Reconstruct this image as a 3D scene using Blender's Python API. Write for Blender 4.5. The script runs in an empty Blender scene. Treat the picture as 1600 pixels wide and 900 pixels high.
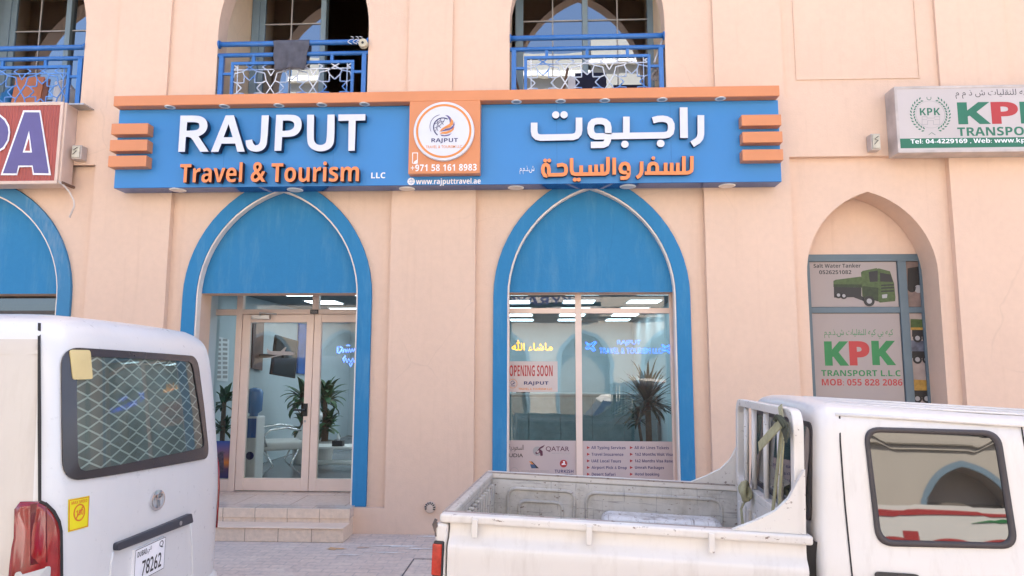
import bpy, math, random
from mathutils import Vector, Matrix, Euler
random.seed(7)
S = bpy.context.scene
C = S.collection
PI = math.pi
R = math.radians

# ------------------------------------------------------------------ camera, world, sun, exposure
FPX = 1080.0                                  # focal length in pixels of the 1600 px wide photograph
cam = bpy.data.cameras.new('camera')
cam.sensor_width = 36.0
cam.lens = FPX / 1600 * 36.0
cam.clip_start = 0.05
cam.clip_end = 3000
co = bpy.data.objects.new('camera', cam)
C.objects.link(co)
CAMLOC = Vector((0, -7.45, 1.7))
CAMROT = Matrix.Rotation(R(2.602), 3, 'Z') @ Matrix.Rotation(R(90 + 6.926), 3, 'X') @ Matrix.Rotation(R(0.1355), 3, 'Z')
co.location = CAMLOC
co.rotation_euler = CAMROT.to_euler()
S.camera = co

SUN_EL, SUN_AZ = 58.0, 20.0                   # the sun stands behind the shop building
W = bpy.data.worlds.new("World")
S.world = W
W.use_nodes = True
wn = W.node_tree.nodes
sky = wn.new('ShaderNodeTexSky')
sky.sky_type = 'NISHITA'
sky.sun_disc = False
sky.sun_elevation = R(SUN_EL)
sky.sun_rotation = R(SUN_AZ)
sky.air_density = 0.7
sky.dust_density = 2.5
sky.ozone_density = 1.0
W.node_tree.links.new(sky.outputs[0], wn['Background'].inputs[0])
wn['Background'].inputs[1].default_value = 0.095
sl = bpy.data.lights.new('sun', 'SUN')
sl.energy = 4.6
sl.angle = R(0.5)
sl.color = (1.0, 0.935, 0.83)
so = bpy.data.objects.new('sun', sl)
so.rotation_euler = (-R(90 - SUN_EL), 0, -R(SUN_AZ))
so.location = (4, 20, 30)
C.objects.link(so)
vs = S.view_settings
vs.view_transform = 'Standard'
vs.look = 'None'
vs.gamma = 1
vs.use_curve_mapping = False
vs.exposure = 2.84
S.cycles.max_bounces = 8
S.cycles.diffuse_bounces = 4
S.cycles.transparent_max_bounces = 16
S.cycles.sample_clamp_indirect = 6
S.cycles.caustics_reflective = False
S.cycles.caustics_refractive = False
S.cycles.use_denoising = True

# ------------------------------------------------------------------ photograph measurements -> metres
def ray(u, v):
    return CAMROT @ Vector(((u - 800) / FPX, -(v - 450) / FPX, -1.0))
def at(u, v, Y):                               # the point of the plane y = Y seen at photo pixel u, v
    d = ray(u, v)
    return CAMLOC + d * ((Y - CAMLOC.y) / d.y)
def P(u, v, Y):
    a = at(u, v, Y)
    return a.x, a.z
def proj(p):
    q = CAMROT.transposed() @ (Vector(p) - CAMLOC)
    return 800 + FPX * q.x / -q.z, 450 - FPX * q.y / -q.z
def invert(surf, u, v, a, b):                  # surface parameters seen at photo pixel u, v
    for _ in range(25):
        p0 = proj(surf(a, b)); pa = proj(surf(a + 1e-3, b)); pb = proj(surf(a, b + 1e-3))
        j11, j12 = (pa[0] - p0[0]) / 1e-3, (pb[0] - p0[0]) / 1e-3
        j21, j22 = (pa[1] - p0[1]) / 1e-3, (pb[1] - p0[1]) / 1e-3
        e1, e2 = u - p0[0], v - p0[1]
        det = j11 * j22 - j12 * j21
        if abs(det) < 1e-9: break
        da, db = (e1 * j22 - e2 * j12) / det, (j11 * e2 - j21 * e1) / det
        m = max(abs(da), abs(db)); k = min(1.0, 0.15 / m) if m > 0 else 1
        a += da * k; b += db * k
        if m < 1e-5: break
    return a, b

# ------------------------------------------------------------------ materials
def newmat(name):
    m = bpy.data.materials.new(name)
    m.use_nodes = True
    nt = m.node_tree
    return m, nt, nt.nodes, nt.links, nt.nodes['Principled BSDF']
def coords(N, L, scale=(1, 1, 1)):
    tc = N.new('ShaderNodeTexCoord'); mp = N.new('ShaderNodeMapping')
    mp.inputs['Scale'].default_value = scale
    L.new(tc.outputs['Object'], mp.inputs[0])
    return mp.outputs[0]
def noise(N, L, vec, scale, detail=4, rough=0.55):
    n = N.new('ShaderNodeTexNoise')
    n.inputs['Scale'].default_value = scale
    n.inputs['Detail'].default_value = detail
    n.inputs['Roughness'].default_value = rough
    L.new(vec, n.inputs['Vector'])
    return n.outputs[0]
def N_color(N, L, vec, scale):
    n = N.new('ShaderNodeTexNoise'); n.inputs['Scale'].default_value = scale; L.new(vec, n.inputs['Vector']); return n.outputs[1]
def ramp(N, L, fac, stops):
    r = N.new('ShaderNodeValToRGB')
    e = r.color_ramp.elements
    e[0].position, e[0].color = stops[0][0], (*stops[0][1], 1)
    e[1].position, e[1].color = stops[-1][0], (*stops[-1][1], 1)
    for p, c in stops[1:-1]:
        k = e.new(p); k.color = (*c, 1)
    L.new(fac, r.inputs[0])
    return r.outputs[0]
def mix(N, L, fac, a, b, mode='MIX'):
    m = N.new('ShaderNodeMix'); m.data_type = 'RGBA'; m.blend_type = mode
    for sock, val in ((m.inputs[0], fac), (m.inputs[6], a), (m.inputs[7], b)):
        if hasattr(val, 'links'): L.new(val, sock)
        elif isinstance(val, (int, float)): sock.default_value = val
        else: sock.default_value = (*val, 1)
    return m.outputs[2]
def bumpn(N, L, h, strength, dist=0.01):
    b = N.new('ShaderNodeBump')
    b.inputs['Strength'].default_value = strength
    b.inputs['Distance'].default_value = dist
    L.new(h, b.inputs['Height'])
    return b.outputs[0]
def g(c, k): return tuple(max(0, min(1, x * k)) for x in c)
def plain(name, col, rough=0.5, metal=0.0, var=0.06, scale=6.0, bump=0.0, bscale=120, coat=0.0, spec=0.5):
    m, nt, N, L, B = newmat(name)
    v = coords(N, L)
    n = noise(N, L, v, scale)
    L.new(ramp(N, L, n, [(0.3, g(col, 1 - var)), (0.7, g(col, 1 + var))]), B.inputs['Base Color'])
    B.inputs['Roughness'].default_value = rough
    B.inputs['Metallic'].default_value = metal
    B.inputs['Coat Weight'].default_value = coat
    B.inputs['Coat Roughness'].default_value = 0.08
    B.inputs['Specular IOR Level'].default_value = spec
    if bump:
        L.new(bumpn(N, L, noise(N, L, v, bscale, 3), bump, 0.004), B.inputs['Normal'])
    return m
def plaster(name, col, streak=0.24, chip=None, fade=None):
    m, nt, N, L, B = newmat(name)
    v = coords(N, L); vst = coords(N, L, (7, 7, 0.35))
    big = noise(N, L, v, 0.9, 5); fine = noise(N, L, v, 14, 4); st = noise(N, L, vst, 1.6, 5, 0.65)
    c1 = ramp(N, L, big, [(0.3, g(col, 0.955)), (0.7, g(col, 1.04))])
    c2 = mix(N, L, 0.30, c1, ramp(N, L, fine, [(0.35, g(col, 0.93)), (0.65, g(col, 1.05))]))
    c3 = mix(N, L, ramp(N, L, st, [(0.56, (0, 0, 0)), (0.80, (streak,) * 3)]), c2, g((col[0] * .72, col[1] * .66, col[2] * .60), 1))
    vo = N.new('ShaderNodeTexVoronoi'); vo.feature = 'DISTANCE_TO_EDGE'; vo.inputs['Scale'].default_value = 0.55      # hairline cracks
    wob = mix(N, L, 0.12, v, N_color(N, L, v, 3.0)); L.new(wob, vo.inputs['Vector'])
    ck = ramp(N, L, vo.outputs[0], [(0.0, (0.16,) * 3), (0.0035, (0, 0, 0))])
    ck = mix(N, L, 1.0, ck, ramp(N, L, noise(N, L, v, 0.7, 2), [(0.50, (0, 0, 0)), (0.60, (1, 1, 1))]), 'MULTIPLY')
    c3 = mix(N, L, ck, c3, g(col, 0.55))
    spot = ramp(N, L, noise(N, L, v, 26, 2), [(0.72, (0, 0, 0)), (0.76, (0.22,) * 3)])
    c3 = mix(N, L, spot, c3, g(col, 0.75))
    if chip:
        cf = ramp(N, L, noise(N, L, v, 9, 6, 0.7), [(0.66, (0, 0, 0)), (0.70, (1, 1, 1))])
        c3 = mix(N, L, mix(N, L, 0.0, cf, cf), c3, chip)
    if fade:                                          # sun-bleached patches and runs in old paint
        vf = coords(N, L, (5, 5, 0.9))
        c3 = mix(N, L, ramp(N, L, noise(N, L, vf, 1.3, 8, 0.72), [(0.50, (0, 0, 0)), (0.74, (0.55,) * 3)]), c3, fade)
        c3 = mix(N, L, ramp(N, L, noise(N, L, v, 38, 5, 0.7), [(0.70, (0, 0, 0)), (0.73, (0.35,) * 3)]), c3, fade)
    L.new(c3, B.inputs['Base Color'])
    B.inputs['Roughness'].default_value = 0.85
    B.inputs['Specular IOR Level'].default_value = 0.25
    h = mix(N, L, 0.35, noise(N, L, v, 55, 4), noise(N, L, v, 190, 3))
    L.new(bumpn(N, L, h, 0.22, 0.012), B.inputs['Normal'])
    return m
def glassmat(name, tint, ior, rough=0.0, refl=(1, 1, 1)):
    m, nt, N, L, B = newmat(name)
    N.remove(B)
    t = N.new('ShaderNodeBsdfTransparent'); t.inputs[0].default_value = (*tint, 1)
    gl = N.new('ShaderNodeBsdfGlossy'); gl.inputs['Roughness'].default_value = rough
    gl.inputs[0].default_value = (*refl, 1)
    f = N.new('ShaderNodeFresnel'); f.inputs[0].default_value = ior
    v = coords(N, L)
    L.new(bumpn(N, L, noise(N, L, v, 1.7, 2), 0.05, 0.02), gl.inputs['Normal'])
    mx = N.new('ShaderNodeMixShader')
    L.new(f.outputs[0], mx.inputs[0]); L.new(t.outputs[0], mx.inputs[1]); L.new(gl.outputs[0], mx.inputs[2])
    L.new(mx.outputs[0], N['Material Output'].inputs[0])
    return m
def darkglass(name, col, ior=1.8):
    m, nt, N, L, B = newmat(name)
    B.inputs['Base Color'].default_value = (*col, 1)
    B.inputs['Roughness'].default_value = 0.02
    B.inputs['IOR'].default_value = ior
    v = coords(N, L)
    L.new(bumpn(N, L, noise(N, L, v, 2.2, 2), 0.02, 0.02), B.inputs['Normal'])
    return m
def emit(name, col, k, base=None):
    m, nt, N, L, B = newmat(name)
    B.inputs['Base Color'].default_value = (*(base or col), 1)
    B.inputs['Emission Color'].default_value = (*col, 1)
    B.inputs['Emission Strength'].default_value = k
    return m
def carpaint(name, col, dirt=(0.30, 0.24, 0.18), amount=0.25, chips=0.0, rough=0.32, scratch=0.0):
    m, nt, N, L, B = newmat(name)
    v = coords(N, L); vst = coords(N, L, (6, 6, 0.8))
    n1 = noise(N, L, v, 1.3, 5); n2 = noise(N, L, vst, 2.2, 6, 0.7); n3 = noise(N, L, v, 22, 6, 0.75)
    c = ramp(N, L, n1, [(0.3, g(col, 0.95)), (0.7, g(col, 1.03))])
    c = mix(N, L, ramp(N, L, n2, [(0.52, (0, 0, 0)), (0.78, (amount,) * 3)]), c, dirt)
    if chips:
        vs2 = coords(N, L, (14, 14, 26))
        k = ramp(N, L, noise(N, L, vs2, 1.5, 7, 0.72), [(0.66 - chips * 0.14, (0, 0, 0)), (0.70 - chips * 0.14, (0.9,) * 3)])
        c = mix(N, L, k, c, (0.13, 0.075, 0.05))
    if scratch:                                       # scrapes along several directions, bare grey metal and grime
        for rot, sc in (((0.3, 0.5, 0.2), (2, 2, 38)), ((-0.4, 0.9, 0.1), (36, 3, 3)), ((0.1, -0.5, 0.7), (3, 3, 50))):
            tc = N.new('ShaderNodeTexCoord'); mp = N.new('ShaderNodeMapping')
            mp.inputs['Rotation'].default_value = rot; mp.inputs['Scale'].default_value = sc
            L.new(tc.outputs['Object'], mp.inputs[0])
            k = ramp(N, L, noise(N, L, mp.outputs[0], 1.1, 5, 0.65), [(0.60, (0, 0, 0)), (0.68, (scratch,) * 3)])
            c = mix(N, L, k, c, (0.20, 0.19, 0.185))
        k = ramp(N, L, noise(N, L, v, 4.5, 7, 0.75), [(0.48, (0, 0, 0)), (0.72, (scratch * .9,) * 3)])
        c = mix(N, L, k, c, (0.26, 0.235, 0.20))
    L.new(c, B.inputs['Base Color'])
    r = ramp(N, L, n3, [(0.3, (rough - .02,) * 3), (0.7, (rough + 0.06,) * 3)])
    L.new(r, B.inputs['Roughness'])
    B.inputs['Coat Weight'].default_value = 0.25
    B.inputs['Coat Roughness'].default_value = 0.12
    L.new(bumpn(N, L, noise(N, L, v, 3.2, 3), 0.03, 0.02), B.inputs['Normal'])
    return m

WALLC = (0.73, 0.53, 0.405)
M = {}
M['wall'] = plaster('beige_plaster', WALLC)
M['blue_wall'] = plaster('blue_wall_paint', (0.036, 0.21, 0.42), 0.25, fade=(0.12, 0.30, 0.46))
M['blue_pale'] = plaster('faded_blue_wall_paint', (0.06, 0.22, 0.40), 0.35, fade=(0.36, 0.42, 0.46))
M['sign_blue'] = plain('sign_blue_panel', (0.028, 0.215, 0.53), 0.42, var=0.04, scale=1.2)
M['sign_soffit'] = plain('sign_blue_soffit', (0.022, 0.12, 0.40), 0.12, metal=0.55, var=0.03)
M['orange'] = plain('orange_panel', (0.64, 0.24, 0.10), 0.40, var=0.05, scale=2)
M['letter_white'] = plain('white_acrylic', (0.64, 0.66, 0.73), 0.3, var=0.02)
M['letter_side'] = plain('navy_letter_return', (0.012, 0.022, 0.06), 0.5)
M['letter_orange'] = plain('orange_acrylic', (0.78, 0.24, 0.075), 0.3, var=0.05)
M['letter_rust'] = plain('dark_letter_return', (0.05, 0.012, 0.008), 0.5)
M['white'] = plain('white_paint', (0.80, 0.79, 0.77), 0.5, var=0.03)
M['cream'] = plain('cream_frame', (0.80, 0.64, 0.55), 0.42, var=0.03)
M['alu_blue'] = plain('blue_grey_aluminium', (0.19, 0.27, 0.33), 0.42, var=0.05)
M['rail_blue'] = plain('blue_rail_paint', (0.030, 0.15, 0.44), 0.32, var=0.10, scale=9)
m, nt_, N_, L_, B_ = newmat('bleached_lattice_paint')       # blue paint bleached pale in patches
L_.new(ramp(N_, L_, noise(N_, L_, coords(N_, L_), 2.6, 3), [(0.40, (0.06, 0.19, 0.50)), (0.50, (0.42, 0.48, 0.58)), (0.62, (0.66, 0.68, 0.72))]), B_.inputs['Base Color'])
M['lattice_white'] = m
M['lattice_blue'] = plain('worn_blue_lattice', (0.10, 0.24, 0.56), 0.45, var=0.25, scale=9)
M['black'] = plain('black_plastic', (0.015, 0.015, 0.017), 0.45)
M['rubber'] = plain('dark_rubber', (0.055, 0.045, 0.045), 0.6, var=0.12)
M['chrome'] = plain('chrome', (0.75, 0.75, 0.76), 0.12, metal=1.0, var=0.02)
M['steel'] = plain('grey_steel', (0.42, 0.42, 0.43), 0.35, metal=0.7)
M['downlight'] = plain('downlight_white', (0.86, 0.86, 0.84), 0.35)
M['downlight_in'] = plain('downlight_lens', (0.74, 0.70, 0.66), 0.2)
M['shop_glass'] = glassmat('shop_glass', (0.48, 0.68, 0.75), 1.85)
M['door_glass'] = glassmat('door_glass', (0.68, 0.80, 0.85), 1.6)
M['upper_glass'] = glassmat('balcony_glass', (0.34, 0.33, 0.34), 3.4, refl=(0.90, 0.96, 1.0))
M['car_glass'] = darkglass('car_glass', (0.012, 0.014, 0.014), 1.95)
M['van_glass'] = glassmat('van_glass', (0.80, 0.86, 0.82), 1.55)
M['navy_print'] = plain('navy_print', (0.03, 0.03, 0.13), 0.5)
M['red_print'] = plain('red_print', (0.42, 0.035, 0.035), 0.5)
M['green_print'] = plain('green_print', (0.02, 0.19, 0.055), 0.5)
M['dgreen_print'] = plain('dark_green_print', (0.018, 0.15, 0.085), 0.5)
M['orange_print'] = plain('orange_print', (0.70, 0.25, 0.06), 0.5)
M['purple_print'] = plain('purple_print', (0.115, 0.095, 0.26), 0.5)
M['black_print'] = plain('black_print', (0.03, 0.028, 0.03), 0.5)
M['grey_print'] = plain('grey_print', (0.35, 0.34, 0.34), 0.5)
M['white_print'] = plain('white_print', (0.82, 0.82, 0.84), 0.4)
M['paper'] = plain('poster_paper', (0.58, 0.50, 0.47), 0.5, var=0.03, scale=2)
M['vinyl'] = plain('frosted_vinyl', (0.52, 0.43, 0.42), 0.45, var=0.03, scale=2)
M['lightbox'] = plain('lightbox_acrylic', (0.52, 0.47, 0.455), 0.35, var=0.05, scale=1.5)
M['alu_old'] = plain('weathered_aluminium', (0.50, 0.44, 0.41), 0.45, metal=0.2, var=0.18, scale=5)
M['pale_metal'] = plain('cream_sign_side', (0.66, 0.50, 0.41), 0.6, var=0.07, scale=4)
M['tile_cream'] = None

# tiled steps and street surfaces
def brickmat(name, c1, c2, mortar, scale, w, h, msize, rough, bump=0.4, stains=None, rot=None, sand=None):
    m, nt, N, L, B = newmat(name)
    tc = N.new('ShaderNodeTexCoord'); mp = N.new('ShaderNodeMapping')
    if rot: mp.inputs['Rotation'].default_value = rot
    L.new(tc.outputs['Object'], mp.inputs[0])
    v = mp.outputs[0]
    b = N.new('ShaderNodeTexBrick')
    b.inputs['Color1'].default_value = (*c1, 1); b.inputs['Color2'].default_value = (*c2, 1)
    b.inputs['Mortar'].default_value = (*mortar, 1)
    b.inputs['Scale'].default_value = scale
    b.inputs['Mortar Size'].default_value = msize
    b.inputs['Brick Width'].default_value = w; b.inputs['Row Height'].default_value = h
    L.new(v, b.inputs['Vector'])
    n = noise(N, L, v, 1.1, 6, 0.6); n2 = noise(N, L, v, 24, 4)
    c = mix(N, L, 0.5, b.outputs[0], ramp(N, L, n2, [(0.3, (0.55,) * 3), (0.7, (1.0,) * 3)]), 'MULTIPLY')
    c = mix(N, L, ramp(N, L, n, [(0.42, (0, 0, 0)), (0.70, (0.5,) * 3)]), c, stains or g(c1, 0.7))
    if sand:
        c = mix(N, L, ramp(N, L, noise(N, L, v, 2.3, 7, 0.7), [(0.55, (0, 0, 0)), (0.68, (0.75,) * 3)]), c, sand)
        c = mix(N, L, ramp(N, L, noise(N, L, v, 5.5, 6, 0.75), [(0.70, (0, 0, 0)), (0.72, (0.8,) * 3)]), c, g(c2, 0.45))
        c = mix(N, L, ramp(N, L, noise(N, L, v, 17, 4, 0.7), [(0.71, (0, 0, 0)), (0.74, (0.8,) * 3)]), c, (0.85, 0.82, 0.78))
    L.new(c, B.inputs['Base Color'])
    B.inputs['Roughness'].default_value = rough
    hgt = mix(N, L, 0.75, n2, b.outputs['Fac'])
    inv = N.new('ShaderNodeInvert'); L.new(hgt, inv.inputs[1])
    L.new(bumpn(N, L, inv.outputs[0], bump, 0.006), B.inputs['Normal'])
    return m
M['paving'] = brickmat('block_paving', (0.73, 0.585, 0.48), (0.65, 0.52, 0.435), (0.54, 0.45, 0.385), 1.0, 0.20, 0.10, 0.006, 0.85, 0.5, (0.62, 0.53, 0.46), sand=(0.74, 0.63, 0.51))
M['asphalt'] = plain('asphalt', (0.17, 0.152, 0.13), 0.9, var=0.18, scale=3, bump=0.5, bscale=160)
M['riser_tile'] = brickmat('riser_tile', (0.86, 0.67, 0.51), (0.80, 0.62, 0.47), (0.34, 0.23, 0.16), 1.0, 0.34, 0.60, 0.0045, 0.4, 0.3, (0.72, 0.54, 0.40), rot=(R(90), 0, 0))
M['porch_tile'] = brickmat('porch_tile', (0.74, 0.59, 0.50), (0.70, 0.56, 0.47), (0.30, 0.20, 0.15), 1.0, 0.60, 0.60, 0.004, 0.10, 0.10, (0.62, 0.48, 0.40))

# ------------------------------------------------------------------ mesh building
class MB:
    def __init__(s): s.v = []; s.f = []; s.mi = []
    def add(s, V, F, mi=0):
        o = len(s.v)
        s.v += [tuple(p) for p in V]
        s.f += [tuple(i + o for i in f) for f in F]
        s.mi += [mi] * len(F)
        return s
    def box(s, x0, x1, y0, y1, z0, z1, mi=0):
        V = [(x0, y0, z0), (x1, y0, z0), (x1, y1, z0), (x0, y1, z0), (x0, y0, z1), (x1, y0, z1), (x1, y1, z1), (x0, y1, z1)]
        return s.add(V, [(0, 3, 2, 1), (4, 5, 6, 7), (0, 1, 5, 4), (1, 2, 6, 5), (2, 3, 7, 6), (3, 0, 4, 7)], mi)
    def prism(s, poly, y0, y1, mi=0, side=None, axis='y'):     # outline in (x, z) pushed from y0 (front) to y1
        n = len(poly)
        area = sum(poly[i][0] * poly[(i + 1) % n][1] - poly[(i + 1) % n][0] * poly[i][1] for i in range(n))
        if area < 0: poly = poly[::-1]
        mk = (lambda a, b, d: (a, d, b)) if axis == 'y' else ((lambda a, b, d: (d, a, b)) if axis == 'x' else (lambda a, b, d: (a, b, d)))
        V = [mk(a, b, y0) for a, b in poly] + [mk(a, b, y1) for a, b in poly]
        s.add(V, [tuple(range(n))], mi)
        s.add(V, [tuple(range(2 * n - 1, n - 1, -1))], mi)
        s.add(V, [(i, i + n, (i + 1) % n + n, (i + 1) % n) for i in range(n)], mi if side is None else side)
        return s
    def tube(s, pts, r, n=8, cap=True, mi=0, flat=None):
        pts = [Vector(p) for p in pts]
        rs = r if isinstance(r, (list, tuple)) else [r] * len(pts)
        V = []; ref = None
        for i, p in enumerate(pts):
            d = (pts[min(i + 1, len(pts) - 1)] - pts[max(i - 1, 0)]).normalized()
            if ref is None: ref = Vector((0, 0, 1)) if abs(d.z) < 0.9 else Vector((1, 0, 0))
            u = (ref - d * ref.dot(d)).normalized(); w = d.cross(u); ref = u
            for k in range(n):
                a = 2 * PI * k / n
                V.append(p + (u * math.cos(a) * (flat or 1) + w * math.sin(a)) * rs[i])
        F = [(i * n + k, i * n + (k + 1) % n, (i + 1) * n + (k + 1) % n, (i + 1) * n + k) for i in range(len(pts) - 1) for k in range(n)]
        if cap: F += [tuple(range(n - 1, -1, -1)), tuple(range((len(pts) - 1) * n, len(pts) * n))]
        return s.add(V, F, mi)
    def disc(s, c, r0, r1, d0, d1, n=32, axis='y', mi=0):       # solid of revolution slice along an axis
        mk = {'y': lambda a, b, d: (c[0] + a, c[1] + d, c[2] + b), 'x': lambda a, b, d: (c[0] + d, c[1] + a, c[2] + b), 'z': lambda a, b, d: (c[0] + a, c[1] + b, c[2] + d)}[axis]
        V = [mk(r * math.cos(2 * PI * k / n), r * math.sin(2 * PI * k / n), d) for r, d in ((r0, d0), (r1, d1)) for k in range(n)]
        return s.add(V, [tuple(range(n)), tuple(range(2 * n - 1, n - 1, -1))] + [(k, k + n, (k + 1) % n + n, (k + 1) % n) for k in range(n)], mi)
    def lathe(s, c, prof, n=24, axis='z', mi=0):
        mk = {'z': lambda a, b, d: (c[0] + a, c[1] + b, c[2] + d), 'y': lambda a, b, d: (c[0] + a, c[1] + d, c[2] + b), 'x': lambda a, b, d: (c[0] + d, c[1] + a, c[2] + b)}[axis]
        V = [mk(r * math.cos(2 * PI * k / n), r * math.sin(2 * PI * k / n), d) for r, d in prof for k in range(n)]
        m = len(prof)
        F = [(i * n + k, i * n + (k + 1) % n, (i + 1) * n + (k + 1) % n, (i + 1) * n + k) for i in range(m - 1) for k in range(n)]
        F += [tuple(range(n - 1, -1, -1)), tuple(range((m - 1) * n, m * n))]
        return s.add(V, F, mi)
    def grid(s, fn, a, b, mi=0):                                 # fn(i, j) for i in 0..a, j in 0..b
        V = [fn(i, j) for i in range(a + 1) for j in range(b + 1)]
        return s.add(V, [(i * (b + 1) + j, (i + 1) * (b + 1) + j, (i + 1) * (b + 1) + j + 1, i * (b + 1) + j + 1) for i in range(a) for j in range(b)], mi)
    def stroke(s, pts, w, y0, y1, mi=0, side=1):                 # a band along a path in (x, z), pushed from y0 to y1
        n = len(pts); Lf = []; Rt = []
        for i, p in enumerate(pts):
            t = []
            for a, b in ((i - 1, i), (i, i + 1)):
                if 0 <= a and b < n:
                    dx, dz = pts[b][0] - pts[a][0], pts[b][1] - pts[a][1]
                    l = math.hypot(dx, dz) or 1; t.append((dx / l, dz / l))
            tx, tz = sum(q[0] for q in t), sum(q[1] for q in t); l = math.hypot(tx, tz) or 1
            tx, tz = tx / l, tz / l
            k = 1 / max(0.5, tx * t[0][0] + tz * t[0][1])
            Lf.append((p[0] - tz * w / 2 * k, p[1] + tx * w / 2 * k)); Rt.append((p[0] + tz * w / 2 * k, p[1] - tx * w / 2 * k))
        V = [(a, y0, b) for a, b in Lf] + [(a, y0, b) for a, b in Rt] + [(a, y1, b) for a, b in Lf] + [(a, y1, b) for a, b in Rt]
        F = [(i, n + i, n + i + 1, i + 1) for i in range(n - 1)]
        s.add(V, F, mi)
        Sd = [(i, i + 1, 2 * n + i + 1, 2 * n + i) for i in range(n - 1)] + [(n + i, 3 * n + i, 3 * n + i + 1, n + i + 1) for i in range(n - 1)]
        Sd += [(0, 2 * n, 3 * n, n), (n - 1, 2 * n - 1, 4 * n - 1, 3 * n - 1)] + [(2 * n + i, 2 * n + i + 1, 3 * n + i + 1, 3 * n + i) for i in range(n - 1)]
        s.add(V, Sd, side)
        return s
    def build(s, name, mats, parent=None, smooth=False, bevel=0.0, seg=2, loc=None):
        me = bpy.data.meshes.new(name)
        me.from_pydata(s.v, [], s.f)
        mats = mats if isinstance(mats, (list, tuple)) else [mats]
        for m in mats: me.materials.append(m)
        if len(mats) > 1:
            for p, k in zip(me.polygons, s.mi): p.material_index = min(k, len(mats) - 1)
        if smooth:
            for p in me.polygons: p.use_smooth = True
        me.validate()
        o = bpy.data.objects.new(name, me)
        C.objects.link(o)
        if parent: o.parent = parent
        if bevel:
            b = o.modifiers.new('bevel', 'BEVEL'); b.width = bevel; b.segments = seg; b.limit_method = 'ANGLE'; b.angle_limit = R(40)
            b.harden_normals = False
        if smooth == 'auto' or (bevel and smooth):
            e = o.modifiers.new('edge', 'EDGE_SPLIT'); e.split_angle = R(35)
        return o
def thing(name, label, cat, loc=(0, 0, 0), rot=(0, 0, 0), group=None):
    o = bpy.data.objects.new(name, None)
    o.empty_display_size = 0.2
    o.location = loc; o.rotation_euler = rot
    C.objects.link(o)
    return tag(o, label, cat, group)
def tag(o, label, cat, group=None):
    o['label'] = label; o['category'] = cat
    if group: o['group'] = group
    return o
def struct(o): o['kind'] = 'structure'; return o

# ------------------------------------------------------------------ lettering
_tc = {}
def sans_bold(s):                                 # the heavy sans-serif alphabet
    return ''.join(chr(0x1D5D4 + ord(c) - 65) if 'A' <= c <= 'Z' else chr(0x1D5EE + ord(c) - 97) if 'a' <= c <= 'z' else chr(0x1D7EC + ord(c) - 48) if '0' <= c <= '9' else c for c in s)
def glyphs(body, bold=0.0, spacing=1.0, res=3):
    if bold > 0.0149: body, bold = sans_bold(body), (bold - .03 if bold > .03 else 0)
    k = (body, bold, spacing, res)
    if k in _tc: return _tc[k]
    cu = bpy.data.curves.new('lettering', 'FONT')
    cu.body = body; cu.offset = bold; cu.space_character = spacing; cu.resolution_u = res
    o = bpy.data.objects.new('lettering', cu); C.objects.link(o)
    bpy.context.view_layer.update()
    me = bpy.data.meshes.new_from_object(o.evaluated_get(bpy.context.evaluated_depsgraph_get()))
    V = [(v.co.x, v.co.y) for v in me.vertices]
    F = [tuple(p.vertices) if p.normal.z >= 0 else tuple(p.vertices)[::-1] for p in me.polygons]
    bpy.data.objects.remove(o); bpy.data.curves.remove(cu); bpy.data.meshes.remove(me)
    _tc[k] = (V, F)
    return V, F
def text_mb(body, x0, x1, z0, z1, fn, depth=0.0, bold=0.0, spacing=1.0, res=3, mb=None, mi=0, side=1):
    V, F = glyphs(body, bold, spacing, res)
    xs = [p[0] for p in V]; ys = [p[1] for p in V]
    ax, bx, ay, by = min(xs), max(xs), min(ys), max(ys)
    if x1 is None: x1 = x0 + (bx - ax) * (z1 - z0) / (by - ay)
    if x0 is None: x0 = x1 - (bx - ax) * (z1 - z0) / (by - ay)
    Q = [(x0 + (a - ax) / (bx - ax) * (x1 - x0), z0 + (b - ay) / (by - ay) * (z1 - z0)) for a, b in V]
    mb = mb or MB()
    mb.add([fn(a, b, depth) for a, b in Q], F, mi)
    if depth:
        cnt = {}
        for f in F:
            for i in range(len(f)):
                e = (f[i], f[(i + 1) % len(f)])
                cnt[tuple(sorted(e))] = None if tuple(sorted(e)) in cnt else e
        n = len(Q)
        mb.add([fn(a, b, depth) for a, b in Q] + [fn(a, b, 0) for a, b in Q], [(e[1], e[0], e[0] + n, e[1] + n) for e in cnt.values() if e], side)
    return mb
def wall_fn(Y): return lambda a, b, d: (a, Y - d, b)
def wall_text(body, box, Y, mats, parent=None, name='lettering', depth=0.0, bold=0.012, spacing=1.0, res=3):
    u0, v0, u1, v1 = box                                           # photo pixels of the ink: left, top, right, bottom
    um = (u0 + (u1 if u1 else u0)) / 2; vm = (v0 + v1) / 2
    x0 = P(u0, vm, Y - depth)[0]; x1 = P(u1, vm, Y - depth)[0] if u1 else None
    z1 = P(um, v0, Y - depth)[1]; z0 = P(um, v1, Y - depth)[1]
    return text_mb(body, x0, x1, z0, z1, wall_fn(Y), depth, bold, spacing, res).build(name, mats, parent)
AR = {}                                                           # Arabic: joined letter forms, set left to right
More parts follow.
